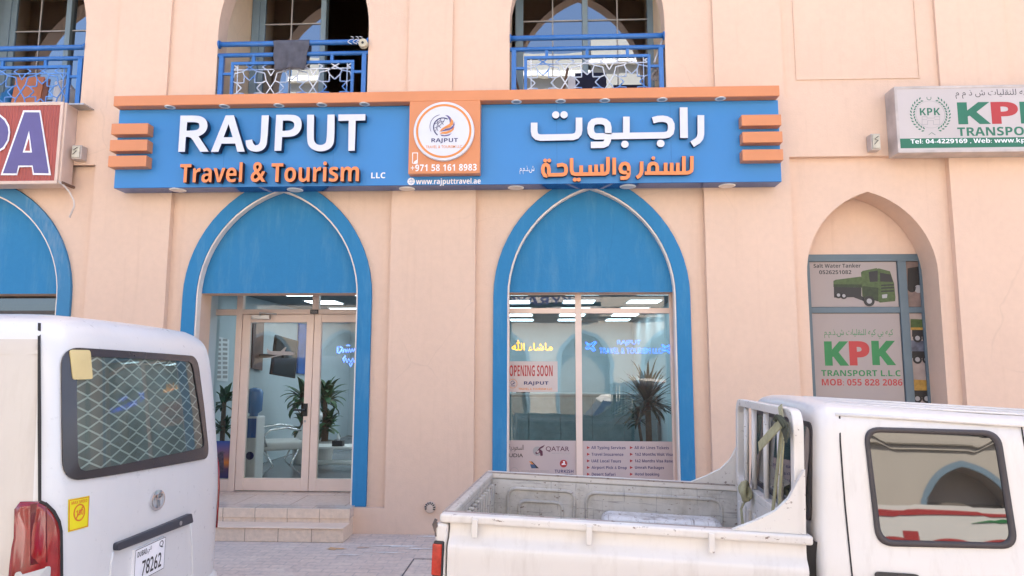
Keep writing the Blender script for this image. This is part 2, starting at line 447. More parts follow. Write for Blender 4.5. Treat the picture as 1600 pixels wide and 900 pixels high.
def ar(s):
    join = {}
    T = {'ا': ('FE8D', 'FE8E', None, None), 'ب': ('FE8F', 'FE90', 'FE91', 'FE92'), 'ة': ('FE93', 'FE94', None, None), 'ت': ('FE95', 'FE96', 'FE97', 'FE98'),
         'ج': ('FE9D', 'FE9E', 'FE9F', 'FEA0'), 'ح': ('FEA1', 'FEA2', 'FEA3', 'FEA4'), 'د': ('FEA9', 'FEAA', None, None), 'ذ': ('FEAB', 'FEAC', None, None),
         'ر': ('FEAD', 'FEAE', None, None), 'س': ('FEB1', 'FEB2', 'FEB3', 'FEB4'), 'ش': ('FEB5', 'FEB6', 'FEB7', 'FEB8'), 'ع': ('FEC9', 'FECA', 'FECB', 'FECC'),
         'ف': ('FED1', 'FED2', 'FED3', 'FED4'), 'ق': ('FED5', 'FED6', 'FED7', 'FED8'), 'ك': ('FED9', 'FEDA', 'FEDB', 'FEDC'), 'ل': ('FEDD', 'FEDE', 'FEDF', 'FEE0'),
         'م': ('FEE1', 'FEE2', 'FEE3', 'FEE4'), 'ن': ('FEE5', 'FEE6', 'FEE7', 'FEE8'), 'ه': ('FEE9', 'FEEA', 'FEEB', 'FEEC'), 'و': ('FEED', 'FEEE', None, None),
         'ي': ('FEF1', 'FEF2', 'FEF3', 'FEF4'), 'ء': ('FE80', None, None, None)}
    out = ''
    for i, ch in enumerate(s):
        if ch not in T: out += ch; continue
        p = s[i - 1] if i else ' '; n = s[i + 1] if i + 1 < len(s) else ' '
        jp = p in T and T[p][2] is not None
        jn = T[ch][2] is not None and n in T and T[n][1] is not None
        t = T[ch][3] if jp and jn else T[ch][1] if jp else T[ch][2] if jn else T[ch][0]
        out += chr(int(t or T[ch][0], 16))
    return out[::-1]
def pts(zx, zy, org, sc): return org[0] + zx / sc, org[1] + zy / sc
def circle(cx, cz, r, n=24, a0=0, a1=2 * PI): return [(cx + r * math.cos(a0 + (a1 - a0) * k / n), cz + r * math.sin(a0 + (a1 - a0) * k / n)) for k in range(n + (1 if abs(a1 - a0) < 6.28 else 0))]
def ring(mb, cx, cz, r0, r1, y0, y1, n=40, mi=0, side=None):
    a, b = circle(cx, cz, r0, n), circle(cx, cz, r1, n)
    V = [(x, y0, z) for x, z in a + b] + [(x, y1, z) for x, z in a + b]
    F = [(i, n + i, n + (i + 1) % n, (i + 1) % n) for i in range(n)]
    mb.add(V, F, mi)
    mb.add(V, [(n + i, 3 * n + i, 3 * n + (i + 1) % n, n + (i + 1) % n) for i in range(n)] + [(i, (i + 1) % n, 2 * n + (i + 1) % n, 2 * n + i) for i in range(n)], mi if side is None else side)
    return mb
def rrect(cs, r, n=5):                          # four corners (any quad) -> outline with round corners
    out = []
    for i in range(4):
        p, a, b = Vector(cs[i]), Vector(cs[i - 1]), Vector(cs[(i + 1) % 4])
        da, db = (a - p).normalized(), (b - p).normalized()
        s, e = p + da * r, p + db * r
        for k in range(n + 1):
            t = k / n
            q = s * (1 - t) ** 2 + p * 2 * t * (1 - t) + e * t * t
            out.append((q.x, q.y))
    return out
def dense(ol, d=.035):                          # extra points along the straight runs of an outline
    out = []
    for i, p in enumerate(ol):
        q = ol[(i + 1) % len(ol)]; k = max(1, int(math.dist(p, q) / d))
        out += [(p[0] + (q[0] - p[0]) * j / k, p[1] + (q[1] - p[1]) * j / k) for j in range(k)]
    return out
def surf_normal(S_, a, b):
    p = Vector(S_(a, b)); return p, (Vector(S_(a + 2e-3, b)) - p).cross(Vector(S_(a, b + 2e-3)) - p).normalized()
def off(S_, a, b, d):
    p, n = surf_normal(S_, a, b); return tuple(p + n * d)
def patch(mb, S_, outline, d, rings=6, mi=0, edge=None):      # a rounded patch laid over a curved surface
    n = len(outline)
    if sum(outline[i][0] * outline[(i + 1) % n][1] - outline[(i + 1) % n][0] * outline[i][1] for i in range(n)) < 0: outline = outline[::-1]
    cx = sum(p[0] for p in outline) / n; cy = sum(p[1] for p in outline) / n
    V = [off(S_, cx, cy, d)]; F = []
    for k in range(1, rings + 1):
        t = k / rings
        V += [off(S_, cx + (a - cx) * t, cy + (b - cy) * t, d) for a, b in outline]
    for i in range(n): F.append((0, 1 + i, 1 + (i + 1) % n))
    for k in range(rings - 1):
        o = 1 + k * n
        F += [(o + i, o + n + i, o + n + (i + 1) % n, o + (i + 1) % n) for i in range(n)]
    if edge is not None:
        V += [off(S_, a, b, edge) for a, b in outline]; o = 1 + (rings - 1) * n
        F += [(o + i, o + n + i, o + n + (i + 1) % n, o + (i + 1) % n) for i in range(n)]
    return mb.add(V, F, mi)
def band(mb, S_, loops, mi=0, closed=True):                      # loops of (outline, height) -> a raised strip
    n = len(loops[0][0]); V = []
    for ol, d in loops: V += [off(S_, a, b, d) for a, b in ol]
    F = [(k * n + i, (k + 1) * n + i, (k + 1) * n + (i + 1) % n, k * n + (i + 1) % n) for k in range(len(loops) - 1) for i in range(n if closed else n - 1)]
    return mb.add(V, F, mi)
def seam(mb, S_, line, w, d, mi=0):                               # thin dark strip along a line on a surface
    V = []; n = len(line)
    for i, (a, b) in enumerate(line):
        p = Vector(line[max(i - 1, 0)]); q = Vector(line[min(i + 1, n - 1)]); t = (q - p).normalized()
        V += [off(S_, a - t.y * w / 2, b + t.x * w / 2, d), off(S_, a + t.y * w / 2, b - t.x * w / 2, d)]
    return mb.add(V, [(2 * i, 2 * i + 1, 2 * i + 3, 2 * i + 2) for i in range(n - 1)], mi)
def line2(a, b, n): return [(a[0] + (b[0] - a[0]) * k / n, a[1] + (b[1] - a[1]) * k / n) for k in range(n + 1)]

# ------------------------------------------------------------------ ground
GZ = -0.5                                       # the street falls away from the building
_gy = [(60, 0), (-6.3, 0), (-7.2, -.10), (-8.6, -.40), (-9.2, -.48), (-10, GZ), (-60, GZ)]
struct(MB().add([(x, y, z) for y, z in _gy for x in (-60, 60)], [(2 * k, 2 * k + 2, 2 * k + 3, 2 * k + 1) for k in range(len(_gy) - 1)]).build('ground', M['asphalt']))
struct(MB().box(-30, 30, -6.2, 0.3, -0.08, 0.006).build('pavement', M['paving']))
def blot(name, u, v, rx, ry, mat, seed, z=.010):
    d = ray(u, v); p = CAMLOC + d * ((z - CAMLOC.z) / d.z); rnd = random.Random(seed); f = [rnd.uniform(0, 6) for _ in range(4)]
    pts_ = []
    for k in range(40):
        a = 2 * PI * k / 40; r = 1 + .22 * math.sin(3 * a + f[0]) + .16 * math.sin(5 * a + f[1]) + .12 * math.sin(9 * a + f[2]) + .08 * math.sin(14 * a + f[3])
        pts_.append((p.x + rx * r * math.cos(a), p.y + ry * r * math.sin(a), z))
    o = MB().add(pts_, [tuple(range(40))]).build(name, mat); o['kind'] = 'stuff'
blot('sand_stain', 524, 857, .085, .04, plain('orange_sand', (0.62, 0.36, 0.18), 0.95, var=.2, scale=30), 3)
blot('sand_stain', 566, 855, .06, .025, plain('pale_orange_sand', (0.66, 0.46, 0.34), 0.95, var=.2, scale=30), 8)
cs_ = plain('cement_smear', (0.80, 0.76, 0.70), 0.95, var=.12, scale=40)
for q_, (u_, v_, rx_, ry_) in enumerate(((622, 853, .20, .022), (655, 857, .14, .018), (545, 867, .12, .012), (602, 863, .16, .014), (668, 838, .09, .02))): blot('cement_smear', u_, v_, rx_, ry_, cs_, 20 + q_, .0098 + .0003 * q_)
def gpt(u, v): d = ray(u, v); return CAMLOC + d * ((.007 - CAMLOC.z) / d.z)
ga, gb = gpt(646, 873), gpt(622, 901)
mh = thing('inspection_cover', 'paved inspection cover with a thin dark metal frame set in the pavement', 'cover', (ga.x, gb.y, 0))
w_, h_ = .75, ga.y - gb.y
fm_ = MB(); fm_.box(0, w_, h_ - .012, h_, .004, .0095).box(0, w_, 0, .012, .004, .0095).box(0, .012, .012, h_ - .012, .004, .0094).box(w_ - .012, w_, .012, h_ - .012, .004, .0094)
fm_.build('frame', plain('iron_frame', (0.10, 0.09, 0.09), 0.7), mh)
mk = MB()
for xx in (-6.5, -3.2, 0.1, 3.4, 6.7): mk.box(xx, xx + 0.1, -14.2, -10.1, GZ + 0.002, GZ + 0.006)
struct(mk.build('parking_lines', M['white']))

# ------------------------------------------------------------------ the shop building
def arch(cx, a, k, zs, n=14):                    # pointed arch outline from the left spring over the apex to the right spring
    r = a + k; th = math.acos(k / r)
    Rt = [(cx - k + r * math.cos(th * i / n), zs + r * math.sin(th * i / n)) for i in range(n + 1)]
    return [(2 * cx - x, z) for x, z in Rt] + Rt[-2::-1]
def arch_panel(mb, x0, x1, z0, zt, y, cx, a, k, zs, zb, depth, mi=0, simi=0):
    A = arch(cx, a, k, zs)
    full = [(cx - a, zb)] + A + [(cx + a, zb)]
    mb.add([(x0, y, z0), (cx - a, y, z0), (cx - a, y, zt), (x0, y, zt)], [(0, 1, 2, 3)], mi)
    mb.add([(cx + a, y, z0), (x1, y, z0), (x1, y, zt), (cx + a, y, zt)], [(0, 1, 2, 3)], mi)
    if zb > z0: mb.add([(cx - a, y, z0), (cx + a, y, z0), (cx + a, y, zb), (cx - a, y, zb)], [(0, 1, 2, 3)], mi)
    for i in range(len(A) - 1):
        (xa, za), (xb, zb_) = A[i], A[i + 1]
        mb.add([(xa, y, za), (xb, y, zb_), (xb, y, zt), (xa, y, zt)], [(0, 1, 2, 3)], mi)
    V = [(x, y, z) for x, z in full] + [(x, y + depth, z) for x, z in full]; n = len(full)
    mb.add(V, [(i, i + n, i + 1 + n, i + 1) for i in range(n - 1)], simi)
    if zb > z0: mb.add([(cx - a, y, zb), (cx + a, y, zb), (cx + a, y + depth, zb), (cx - a, y + depth, zb)], [(0, 1, 2, 3)], simi)
    # rear face
    yb = y + depth
    mb.add([(x0, yb, z0), (cx - a, yb, z0), (cx - a, yb, zt), (x0, yb, zt)], [(0, 3, 2, 1)], mi)
    mb.add([(cx + a, yb, z0), (x1, yb, z0), (x1, yb, zt), (cx + a, yb, zt)], [(0, 3, 2, 1)], mi)
    for i in range(len(A) - 1):
        (xa, za), (xb, zb_) = A[i], A[i + 1]
        mb.add([(xa, yb, za), (xb, yb, zb_), (xb, yb, zt), (xa, yb, zt)], [(0, 3, 2, 1)], mi)
BLD = thing('shop_building', 'beige plastered building with blue pointed arches over its shop fronts', 'building', (0, 0, 0))
BAYS = {1: (-7.63, -5.11, -6.37), 2: (-4.195, -1.68, -2.953), 3: (-0.743, 1.757, 0.52), 4: (2.69, 4.38, 3.535)}
A_OUT, A_IN, K, ZS, ZINF, FLOOR = 1.065, 0.912, 0.36, 2.52, 2.572, 0.29
w = MB()
for x0, x1 in ((-13, -7.63), (-5.11, -4.195), (-1.68, -0.743), (1.757, 2.69), (4.38, 5.32)):
    w.box(x0, x1, 0, 0.5, 0, 4.04)
w.box(5.32, 13, 0.07, 0.5, 0, 4.04)
for b in (1, 2, 3):
    x0, x1, cx = BAYS[b]
    arch_panel(w, x0, x1, 0.271, 4.04, 0.07, cx, A_IN, K, ZS, 0.271, 0.33)
    w.box(x0, x1, 0, 0.45, 0, 0.271)
x0, x1, cx = BAYS[4]
arch_panel(w, x0, x1, 0.271, 4.04, 0.07, cx, 0.69, 0.255, 2.75, 0.5, 0.325)
w.box(x0, x1, 0, 0.5, 0, 0.271)
w.box(x0, x1, 0.402, 0.5, 3.02, 4.0)              # blank wall above the poster window
# band and upper storey
UP = {1: (-6.37, 1.0), 2: (-2.89, 0.887), 3: (0.505, 0.879)}
edges = [-13, -7.9, -4.6, -1.3, 2.2]
for b in (1, 2, 3):
    cx, a = UP[b]; x0, x1 = edges[b], edges[b + 1]
    arch_panel(w, x0, x1, 4.04, 9.2, 0.035, cx, a, 0.5, 5.65, 4.27, 0.22)
    for q0, q1 in ((x0, cx - a - 0.002), (cx + a + 0.002, x1)): w.box(q0, q1, 0, 0.034, 4.04, 4.712)
w.box(-13, -7.9, 0, 0.25, 4.04, 9.2)
w.box(2.2, 13, 0, 0.25, 4.04, 4.712)
w.box(2.2, 13, 0.035, 0.25, 4.712, 9.2)
for x0, x1 in ((-8.4, -7.8), (-4.949, -4.334), (-1.532, -1.024), (1.914, 2.669), (4.354, 5.091)):
    w.box(x0, x1, 0.0, 0.034, 4.7125, 9.2)
# thin grooved rectangle on the blank upper panel
for q in ((2.815, 2.829, 4.94, 9.0), (4.146, 4.16, 4.94, 9.0), (2.815, 4.16, 4.926, 4.94)):
    w.box(q[0], q[1], 0.023, 0.034, q[2], q[3])
w.box(-13, 13, 0.0, 0.25, 9.2, 14)                # storeys above
w.box(-13, 13, 0.25, 10, 13.7, 14.0)
w.box(-13.2, -13, 0, 10, 0, 14); w.box(13, 13.2, 0, 10, 0, 14); w.box(-13, 13, 10, 10.2, 0, 14)
w.box(-13, 13, 0.47, 10, 4.0, 4.262)              # floor slab
wall = w.build('wall', M['wall'], BLD)
M['recess'] = plaster('recess_plaster_with_bounce', (0.86, 0.66, 0.46))  # lighter than the wall plaster: warm bounce light is put into its colour
# recessed balconies
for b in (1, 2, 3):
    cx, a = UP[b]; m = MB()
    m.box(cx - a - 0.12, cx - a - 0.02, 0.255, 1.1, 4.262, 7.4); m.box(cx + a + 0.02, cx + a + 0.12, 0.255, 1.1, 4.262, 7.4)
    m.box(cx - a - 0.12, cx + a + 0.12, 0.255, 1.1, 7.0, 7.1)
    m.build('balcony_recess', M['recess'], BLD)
M['trim'] = plain('pale_arch_trim', (0.80, 0.70, 0.62), 0.6)
# blue arch bands, infills
for b in (1, 2, 3):
    x0, x1, cx = BAYS[b]
    Ao = [(cx - A_OUT, 0.275)] + arch(cx, A_OUT, K, ZS) + [(cx + A_OUT, 0.275)]
    Ai = [(cx - A_IN, 0.275)] + arch(cx, A_IN, K, ZS) + [(cx + A_IN, 0.275)]
    n = len(Ao); V = [(x, 0.032, z) for x, z in Ao + Ai] + [(x, 0.0685, z) for x, z in Ao + Ai]
    F = [(i, i + 1, n + i + 1, n + i) for i in range(n - 1)]
    F += [(i, 2 * n + i, 2 * n + i + 1, i + 1) for i in range(n - 1)] + [(n + i, n + i + 1, 3 * n + i + 1, 3 * n + i) for i in range(n - 1)] + [(0, n, 3 * n, 2 * n), (n - 1, 3 * n - 1, 4 * n - 1, 2 * n - 1)]
    MB().add(V, F).build('arch_band', M['blue_pale'] if b == 1 else M['blue_wall'], BLD, bevel=0.004, seg=1)
    At = [(cx - A_IN + .0005, 0.275)] + arch(cx, A_IN - .0005, K, ZS) + [(cx + A_IN - .0005, 0.275)]
    At2 = [(cx - A_IN + .017, 0.275)] + arch(cx, A_IN - .017, K, ZS) + [(cx + A_IN - .017, 0.275)]
    V = [(x, 0.045, z) for x, z in At + At2] + [(x, 0.13, z) for x, z in At + At2]
    MB().add(V, [(i, i + 1, n + i + 1, n + i) for i in range(n - 1)] + [(n + i, n + i + 1, 3 * n + i + 1, 3 * n + i) for i in range(n - 1)] + [(0, n, 3 * n, 2 * n), (n - 1, 3 * n - 1, 4 * n - 1, 2 * n - 1)]).build('arch_trim', M['trim'], BLD)
    Ai2 = [p for p in arch(cx, A_IN - 0.002, K, ZS)]
    MB().prism([(cx - A_IN + 0.002, ZINF)] + Ai2[1:-1] + [(cx + A_IN - 0.002, ZINF)], 0.135, 0.398, 0, 1).build('arch_infill', [M['blue_wall'], M['wall']], BLD)

# ------------------------------------------------------------------ shop interior (one room behind both glazed arches)
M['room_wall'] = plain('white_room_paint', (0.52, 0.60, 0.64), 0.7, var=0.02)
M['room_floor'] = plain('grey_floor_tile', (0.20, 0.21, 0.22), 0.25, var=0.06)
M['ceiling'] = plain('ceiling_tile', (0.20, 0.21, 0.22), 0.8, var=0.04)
rm = MB()
ZC = 2.80
rm.add([(-4.35, 8, FLOOR), (1.98, 8, FLOOR), (1.98, 8, ZC), (-4.35, 8, ZC)], [(0, 1, 2, 3)])
rm.add([(-4.35, .9, FLOOR), (-4.35, 8, FLOOR), (-4.35, 8, ZC), (-4.35, .9, ZC)], [(0, 1, 2, 3)])
rm.add([(1.98, .4, FLOOR), (1.98, 8, FLOOR), (1.98, 8, ZC), (1.98, .4, ZC)], [(3, 2, 1, 0)])
rm.box(-1.75, -1.69, 0.5, 0.93, FLOOR, ZC)
rm.box(-4.06, -4.0, 0.40, 0.93, FLOOR, ZC)
rm.box(-4.36, -4.06, 0.87, 0.93, FLOOR, ZC)
rm.box(-1.69, -0.75, 0.5, 0.56, FLOOR, ZC)
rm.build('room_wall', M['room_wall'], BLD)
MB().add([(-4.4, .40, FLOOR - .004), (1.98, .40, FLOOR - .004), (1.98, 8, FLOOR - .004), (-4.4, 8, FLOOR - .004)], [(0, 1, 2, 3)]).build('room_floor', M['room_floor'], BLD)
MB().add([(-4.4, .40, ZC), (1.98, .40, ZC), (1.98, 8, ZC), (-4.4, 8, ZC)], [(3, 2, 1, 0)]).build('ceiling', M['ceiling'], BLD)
M['panel_light'] = emit('led_panel', (0.93, 0.98, 1.0), 1.25)
for yy in (2.05, 3.25, 4.5, 5.75, 7.0):
    for k in range(6):
        xx = -3.45 + k * 1.0
        f = MB().box(xx - .26, xx + .26, yy - .26, yy + .26, ZC - .018, ZC - .004).build('ceiling_light', M['white'], BLD)
        MB().box(xx - .235, xx + .235, yy - .235, yy + .235, ZC - .024, ZC - .0185).build('diffuser', M['panel_light'], f)

# ------------------------------------------------------------------ shop window (right arch)
YW = 0.37
X = lambda u, v, Y=YW: P(u, v, Y)[0]
Z = lambda u, v, Y=YW: P(u, v, Y)[1]
x_l, x_r = 0.52 - A_IN - 0.06, 0.52 + A_IN + 0.06
xm0, xm1 = X(898.3, 475), X(908, 475)
xr0 = X(1045, 475)
zt, zb0, zb1, zlow = ZINF + 0.10, Z(900, 490), Z(900, 481.8), 0.42
fr = MB()
fr.box(x_l, X(796.5, 480), YW - .03, YW + .03, 0.29, zt)
fr.box(xm0, xm1, YW - .03, YW + .03, 0.29, zt)
fr.box(xr0, x_r, YW - .03, YW + .03, 0.29, zt)
for a, b in ((X(796.5, 480), xm0), (xm1, xr0)):
    fr.box(a, b, YW - .028, YW + .028, zb0, zb1); fr.box(a, b, YW - .028, YW + .028, 0.29, zlow); fr.box(a, b, YW - .028, YW + .028, Z(900, 461), zt)
win = fr.build('shop_window', M['cream'], BLD, bevel=0.003, seg=1)
for a, b in ((X(796.5, 480), xm0), (xm1, xr0)):
    for c, d in ((zlow, zb0), (zb1, Z(900, 461))):
        MB().add([(a, YW, c), (b, YW, c), (b, YW, d), (a, YW, d)], [(0, 1, 2, 3)]).build('pane', M['shop_glass'], win)

# ------------------------------------------------------------------ entrance (left arch): porch, door, side lights
YD = 0.85
XD = lambda u, v: P(u, v, YD)[0]
ZD = lambda u, v: P(u, v, YD)[1]
MB().box(-4.0, -2.005, -0.15, .4, FLOOR - .10, FLOOR).box(-4.0, -1.75, .4, YD + 0.02, FLOOR - .10, FLOOR).box(-2.005, -1.9, .036, .4, .272, FLOOR).build('porch_floor', M['porch_tile'], BLD)
sx = XD(492.3, 500); leaf0 = XD(381.5, 493); wleaf = sx - leaf0
s0, s1 = XD(338.5, 493), XD(371.6, 493)
zhead0, zhead1, ztr = ZD(480, 491), ZD(480, 483.6), ZINF + 0.14
zg0, zg1 = ZD(430, 747), ZD(430, 504)
mir = lambda x: 2 * sx - x
df = MB()
for q0, q1 in ((-3.99, s0), (s1, leaf0 - .004), (mir(leaf0) + .004, mir(s1)), (mir(s0), -1.755)):
    if q1 > q0: df.box(q0, q1, YD - .04, YD + .04, FLOOR, ztr)
df.box(leaf0 - .004, mir(leaf0) + .004, YD - .038, YD + .038, zhead0, zhead1)
df.box(XD(489.6, 475), XD(499.6, 475), YD - .036, YD + .036, zhead1, ztr)
for q0, q1 in ((s0, s1), (mir(s1), mir(s0))):
    df.box(q0, q1, YD - .036, YD + .036, ZD(355, 493), ZD(355, 483.6)); df.box(q0, q1, YD - .036, YD + .036, FLOOR, ZD(345, 748))
dfo = df.build('entrance_frame', M['cream'], BLD, bevel=0.003, seg=1)
for q0, q1, c, d in ((s0, s1, ZD(345, 748), ZD(355, 493)), (s0, s1, ZD(355, 483.6), ztr), (leaf0, sx - .04, zhead1, ztr), (sx + .04, mir(leaf0), zhead1, ztr),
                     (mir(s1), mir(s0), ZD(345, 748), ZD(355, 493)), (mir(s1), mir(s0), ZD(355, 483.6), ztr)):
    MB().add([(q0, YD, c), (q1, YD, c), (q1, YD, d), (q0, YD, d)], [(0, 1, 2, 3)]).build('pane', M['door_glass'], dfo)
for sgn in (1, -1):
    f = (lambda x: x) if sgn == 1 else mir
    l0, l1, gl0, gl1 = sorted((f(leaf0), f(sx - .003)))[0], sorted((f(leaf0), f(sx - .003)))[1], *sorted((f(XD(393, 504)), f(XD(480.6, 504))))
    lf = MB()
    lf.box(l0, gl0, YD - .03, YD + .03, FLOOR + .008, zhead0 - .004); lf.box(gl1, l1, YD - .03, YD + .03, FLOOR + .008, zhead0 - .004)
    lf.box(gl0, gl1, YD - .028, YD + .028, FLOOR + .008, zg0); lf.box(gl0, gl1, YD - .028, YD + .028, zg1, zhead0 - .004)
    lo = lf.build('door_leaf', M['cream'], BLD, bevel=0.004, seg=1)
    MB().add([(gl0, YD, zg0), (gl1, YD, zg0), (gl1, YD, zg1), (gl0, YD, zg1)], [(0, 1, 2, 3)]).build('pane', M['door_glass'], lo)
    if sgn == 1:
        hx, hz = XD(479, 640), ZD(479, 640)
        h = MB().box(hx - .022, hx + .022, YD - .045, YD - .031, hz - .075, hz + .075)
        h.tube([(hx, YD - .04, hz), (hx, YD - .085, hz), (hx - .13, YD - .085, hz)], .011)
        h.build('handle', M['black'], lo)
        MB().disc((hx - .004, YD - .031, hz - .135), .014, .014, -.008, 0, 12).build('lock', M['steel'], lo)
        kx, kz = XD(411, 496), ZD(411, 496)
        cl = MB().box(kx - .11, kx + .11, YD - .085, YD - .031, kz - .025, kz + .022)
        cl.tube([(kx, YD - .08, kz + .02), (kx + .02, YD - .16, kz + .045), (kx + .19, YD - .06, kz + .035)], .009)
        cl.build('door_closer', M['steel'], lo, bevel=.006)
bx, bz = XD(493, 487.5), ZD(493, 487.5)
pl_ = MB().box(bx - .05, bx + .05, YD - .048, YD - .041, bz - .025, bz + .025).build('number_plate', M['black'], dfo)
text_mb('S06', bx - .038, bx + .038, bz - .014, bz + .014, wall_fn(YD - .0485)).build('lettering', M['grey_print'], pl_)

# ------------------------------------------------------------------ poster window (right-hand recessed arch)
YK = 0.398
XK = lambda u, v: P(u, v, YK)[0]
ZK = lambda u, v: P(u, v, YK)[1]
M['alu_dark'] = plain('dark_blue_grey_frame', (0.105, 0.15, 0.18), 0.45)
kf = MB()
kx0, kx1, kx2, kx3 = 2.83, XK(1266, 445), XK(1403.5, 445), XK(1416.7, 445)
kz0, kz1, kz2, kz3 = ZK(1340, 397.5), ZK(1340, 408.5), ZK(1340, 480), ZK(1340, 489)
kf.box(kx0, 4.25, YK - .012, YK + .05, kz1, kz0)
kf.box(kx0, kx1, YK - .011, YK + .05, .5, kz1); kf.box(kx2, kx3, YK - .016, YK + .05, .5, kz1); kf.box(4.20, 4.25, YK - .011, YK + .05, .5, kz1)
kf.box(kx1, kx2, YK - .010, YK + .05, kz3, kz2); kf.box(kx3, 4.20, YK - .010, YK + .05, kz3, kz2); kf.box(kx1, kx2, YK - .01, YK + .05, .5, .56); kf.box(kx3, 4.20, YK - .01, YK + .05, .5, .56)
kfo = kf.build('office_window', M['alu_dark'], BLD, bevel=.003, seg=1)
for q0, q1 in ((kx1, kx2), (kx3, 4.20)):
    for c, d in ((.56, kz3), (kz2, kz1)):
        MB().add([(q0, YK + .02, c), (q1, YK + .02, c), (q1, YK + .02, d), (q0, YK + .02, d)], [(0, 1, 2, 3)]).build('pane', M['car_glass'], kfo)

# ------------------------------------------------------------------ far left shop front under its arch
sf = MB(); x0, x1, cx = BAYS[1]
sf.box(cx - A_IN - .05, cx + A_IN + .05, .36, .40, 2.36, 2.40); sf.box(cx - A_IN - .05, cx + A_IN + .05, .36, .40, .28, .40); sf.box(cx - .03, cx + .03, .36, .40, .4, 2.36)
sfo = sf.build('shop_window', plain('dark_window_frame', (0.05, 0.04, 0.04), 0.4), BLD)
MB().add([(cx - 1, .38, .4), (cx + 1, .38, .4), (cx + 1, .38, 2.75), (cx - 1, .38, 2.75)], [(0, 1, 2, 3)]).build('pane', M['car_glass'], sfo)
# ------------------------------------------------------------------ balcony windows
for b in (1, 2, 3):
    cx, a = UP[b]; yb = .95
    f0, f1 = cx - a + .0, cx + a + .02
    if b == 2: f0 = P(393, 70, yb)[0]
    if b == 3: f0, f1 = P(805.5, 60, yb)[0], P(1024, 60, yb)[0]
    if b == 1: f0 = P(4, 60, yb)[0]; f1 = f0 + 1.75
    mid = {1: P(108, 60, yb)[0], 2: P(506, 60, yb)[0], 3: P(914, 60, yb)[0]}[b]
    m = MB()
    jw = .10 if b != 3 else .10
    m.box(f0, f0 + jw, yb - .03, yb + .06, 4.262, 7.0); m.box(f1 - jw, f1, yb - .03, yb + .06, 4.262, 7.0)
    m.box(mid - .035, mid + .035, yb - .045, yb + .06, 4.262, 7.0)
    m.box(f0 + jw, f1 - jw, yb - .02, yb + .05, 6.9, 7.0); m.box(f0 + jw, f1 - jw, yb - .02, yb + .05, 4.262, 4.36)
    if b != 3: m.box(f0 - .14, f0 - .002, yb + .02, yb + .08, 4.262, 7.0); m.box(f0 + jw, f0 + jw + .07, yb - .012, yb + .02, 4.36, 6.9)
    m.box(f1 + .002, f1 + .3, yb + .02, yb + .08, 4.262, 7.0)
    wo = m.build('balcony_window', M['alu_blue'], BLD, bevel=.004, seg=1)
    panes = [(f0 + jw, mid - .035), (mid + .035, f1 - jw)]
    if b == 2: panes = panes[:1]
    for q0, q1 in panes:
        MB().add([(q0, yb + .01, 4.36), (q1, yb + .01, 4.36), (q1, yb + .01, 6.9), (q0, yb + .01, 6.9)], [(0, 1, 2, 3)]).build('pane', M['upper_glass'], wo)
        mt = MB(); qm = (q0 + q1) / 2 + (.01 if b != 3 else 0)
        zz = {1: P(60, 49, yb)[1], 2: P(440, 38, yb)[1], 3: P(860, 33, yb)[1]}[b]
        mt.box(qm - .008, qm + .008, yb - .002, yb + .006, 4.36, 6.9)
        for zq in (zz, zz - .95): mt.box(q0, q1, yb - .0015, yb + .0055, zq - .008, zq + .008)
        mt.build('glazing_bar', M['grey_print'], wo)

# ------------------------------------------------------------------ entrance steps
st = thing('entrance_steps', 'two beige tiled steps up to the glass entrance door', 'steps', (-3.0, -.27, 0))
MB().box(-1.05, 1.0, -.125, .115, .0065, .138).build('lower_step', M['riser_tile'], st, bevel=.006)
MB().box(-1.05, 1.0, -.14, .113, .139, .149).build('tread', plain('tread_tile', (0.80, 0.62, 0.48), 0.35, var=.08, scale=5), st, bevel=.003)
MB().box(-1.05, .99, .1155, .40, .0065, .189).build('upper_step', M['riser_tile'], st)
M['nosing'] = plain('step_nosing_tile', (0.52, 0.38, 0.30), 0.35, var=0.08, scale=4)
MB().box(-1.05, .995, .105, .1195, .1895, .287).build('nosing', M['riser_tile'], st, bevel=.004)

# ------------------------------------------------------------------ main sign
M['joint'] = plain('panel_joint', (0.022, 0.16, 0.42), 0.5)
YS, YB, YL = -0.22, -0.33, -0.265
SG = thing('shop_sign', 'long blue RAJPUT shop sign with orange canopy bar and round logo', 'sign', (0, 0, 0))
SX0, SX1, SZ0, SZ1 = -4.73, 2.52, 3.70, 4.60
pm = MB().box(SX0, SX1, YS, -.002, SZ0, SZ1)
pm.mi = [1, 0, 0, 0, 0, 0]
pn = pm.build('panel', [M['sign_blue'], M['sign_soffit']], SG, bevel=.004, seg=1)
for k in range(1, 6):
    MB().box(SX0 + k * 1.22, SX0 + k * 1.22 + .004, YS - .0012, YS + .001, SZ0 + .004, SZ1 - .002).build('joint', M['joint'], SG)
MB().box(-4.732, 2.502, YB, -.001, 4.602, 4.717).build('canopy_bar', M['orange'], SG, bevel=.004, seg=1)
def zrow(u, v0, v1, Y): return P(u, v1, Y)[1], P(u, v0, Y)[1]
for (u0, u1, v0, v1) in ((174.4, 231.5, 192.7, 209.5), (172, 230.5, 218.2, 235.5), (169.5, 229, 243, 260.2)):
    z0, z1 = zrow(202, v0, v1, YB)
    MB().box(P(u0, v0, YB)[0], P(u1, v0, YB)[0], YB, YS - .001 if False else -.10, z0, z1).build('side_slat', M['orange'], SG, bevel=.003, seg=1)
for (u0, u1, v0, v1) in ((1158.5, 1220.5, 179, 196), (1160, 1222.5, 205.5, 222.5), (1160, 1223.5, 233.3, 250.5)):
    z0, z1 = zrow(1190, v0, v1, YB)
    MB().box(P(u0, v0, YB)[0], P(u1, v0, YB)[0], YB, -.10, z0, z1).build('side_slat', M['orange'], SG, bevel=.003, seg=1)
LW = [M['letter_white'], M['letter_side']]
LO = [M['letter_orange'], M['letter_rust']]
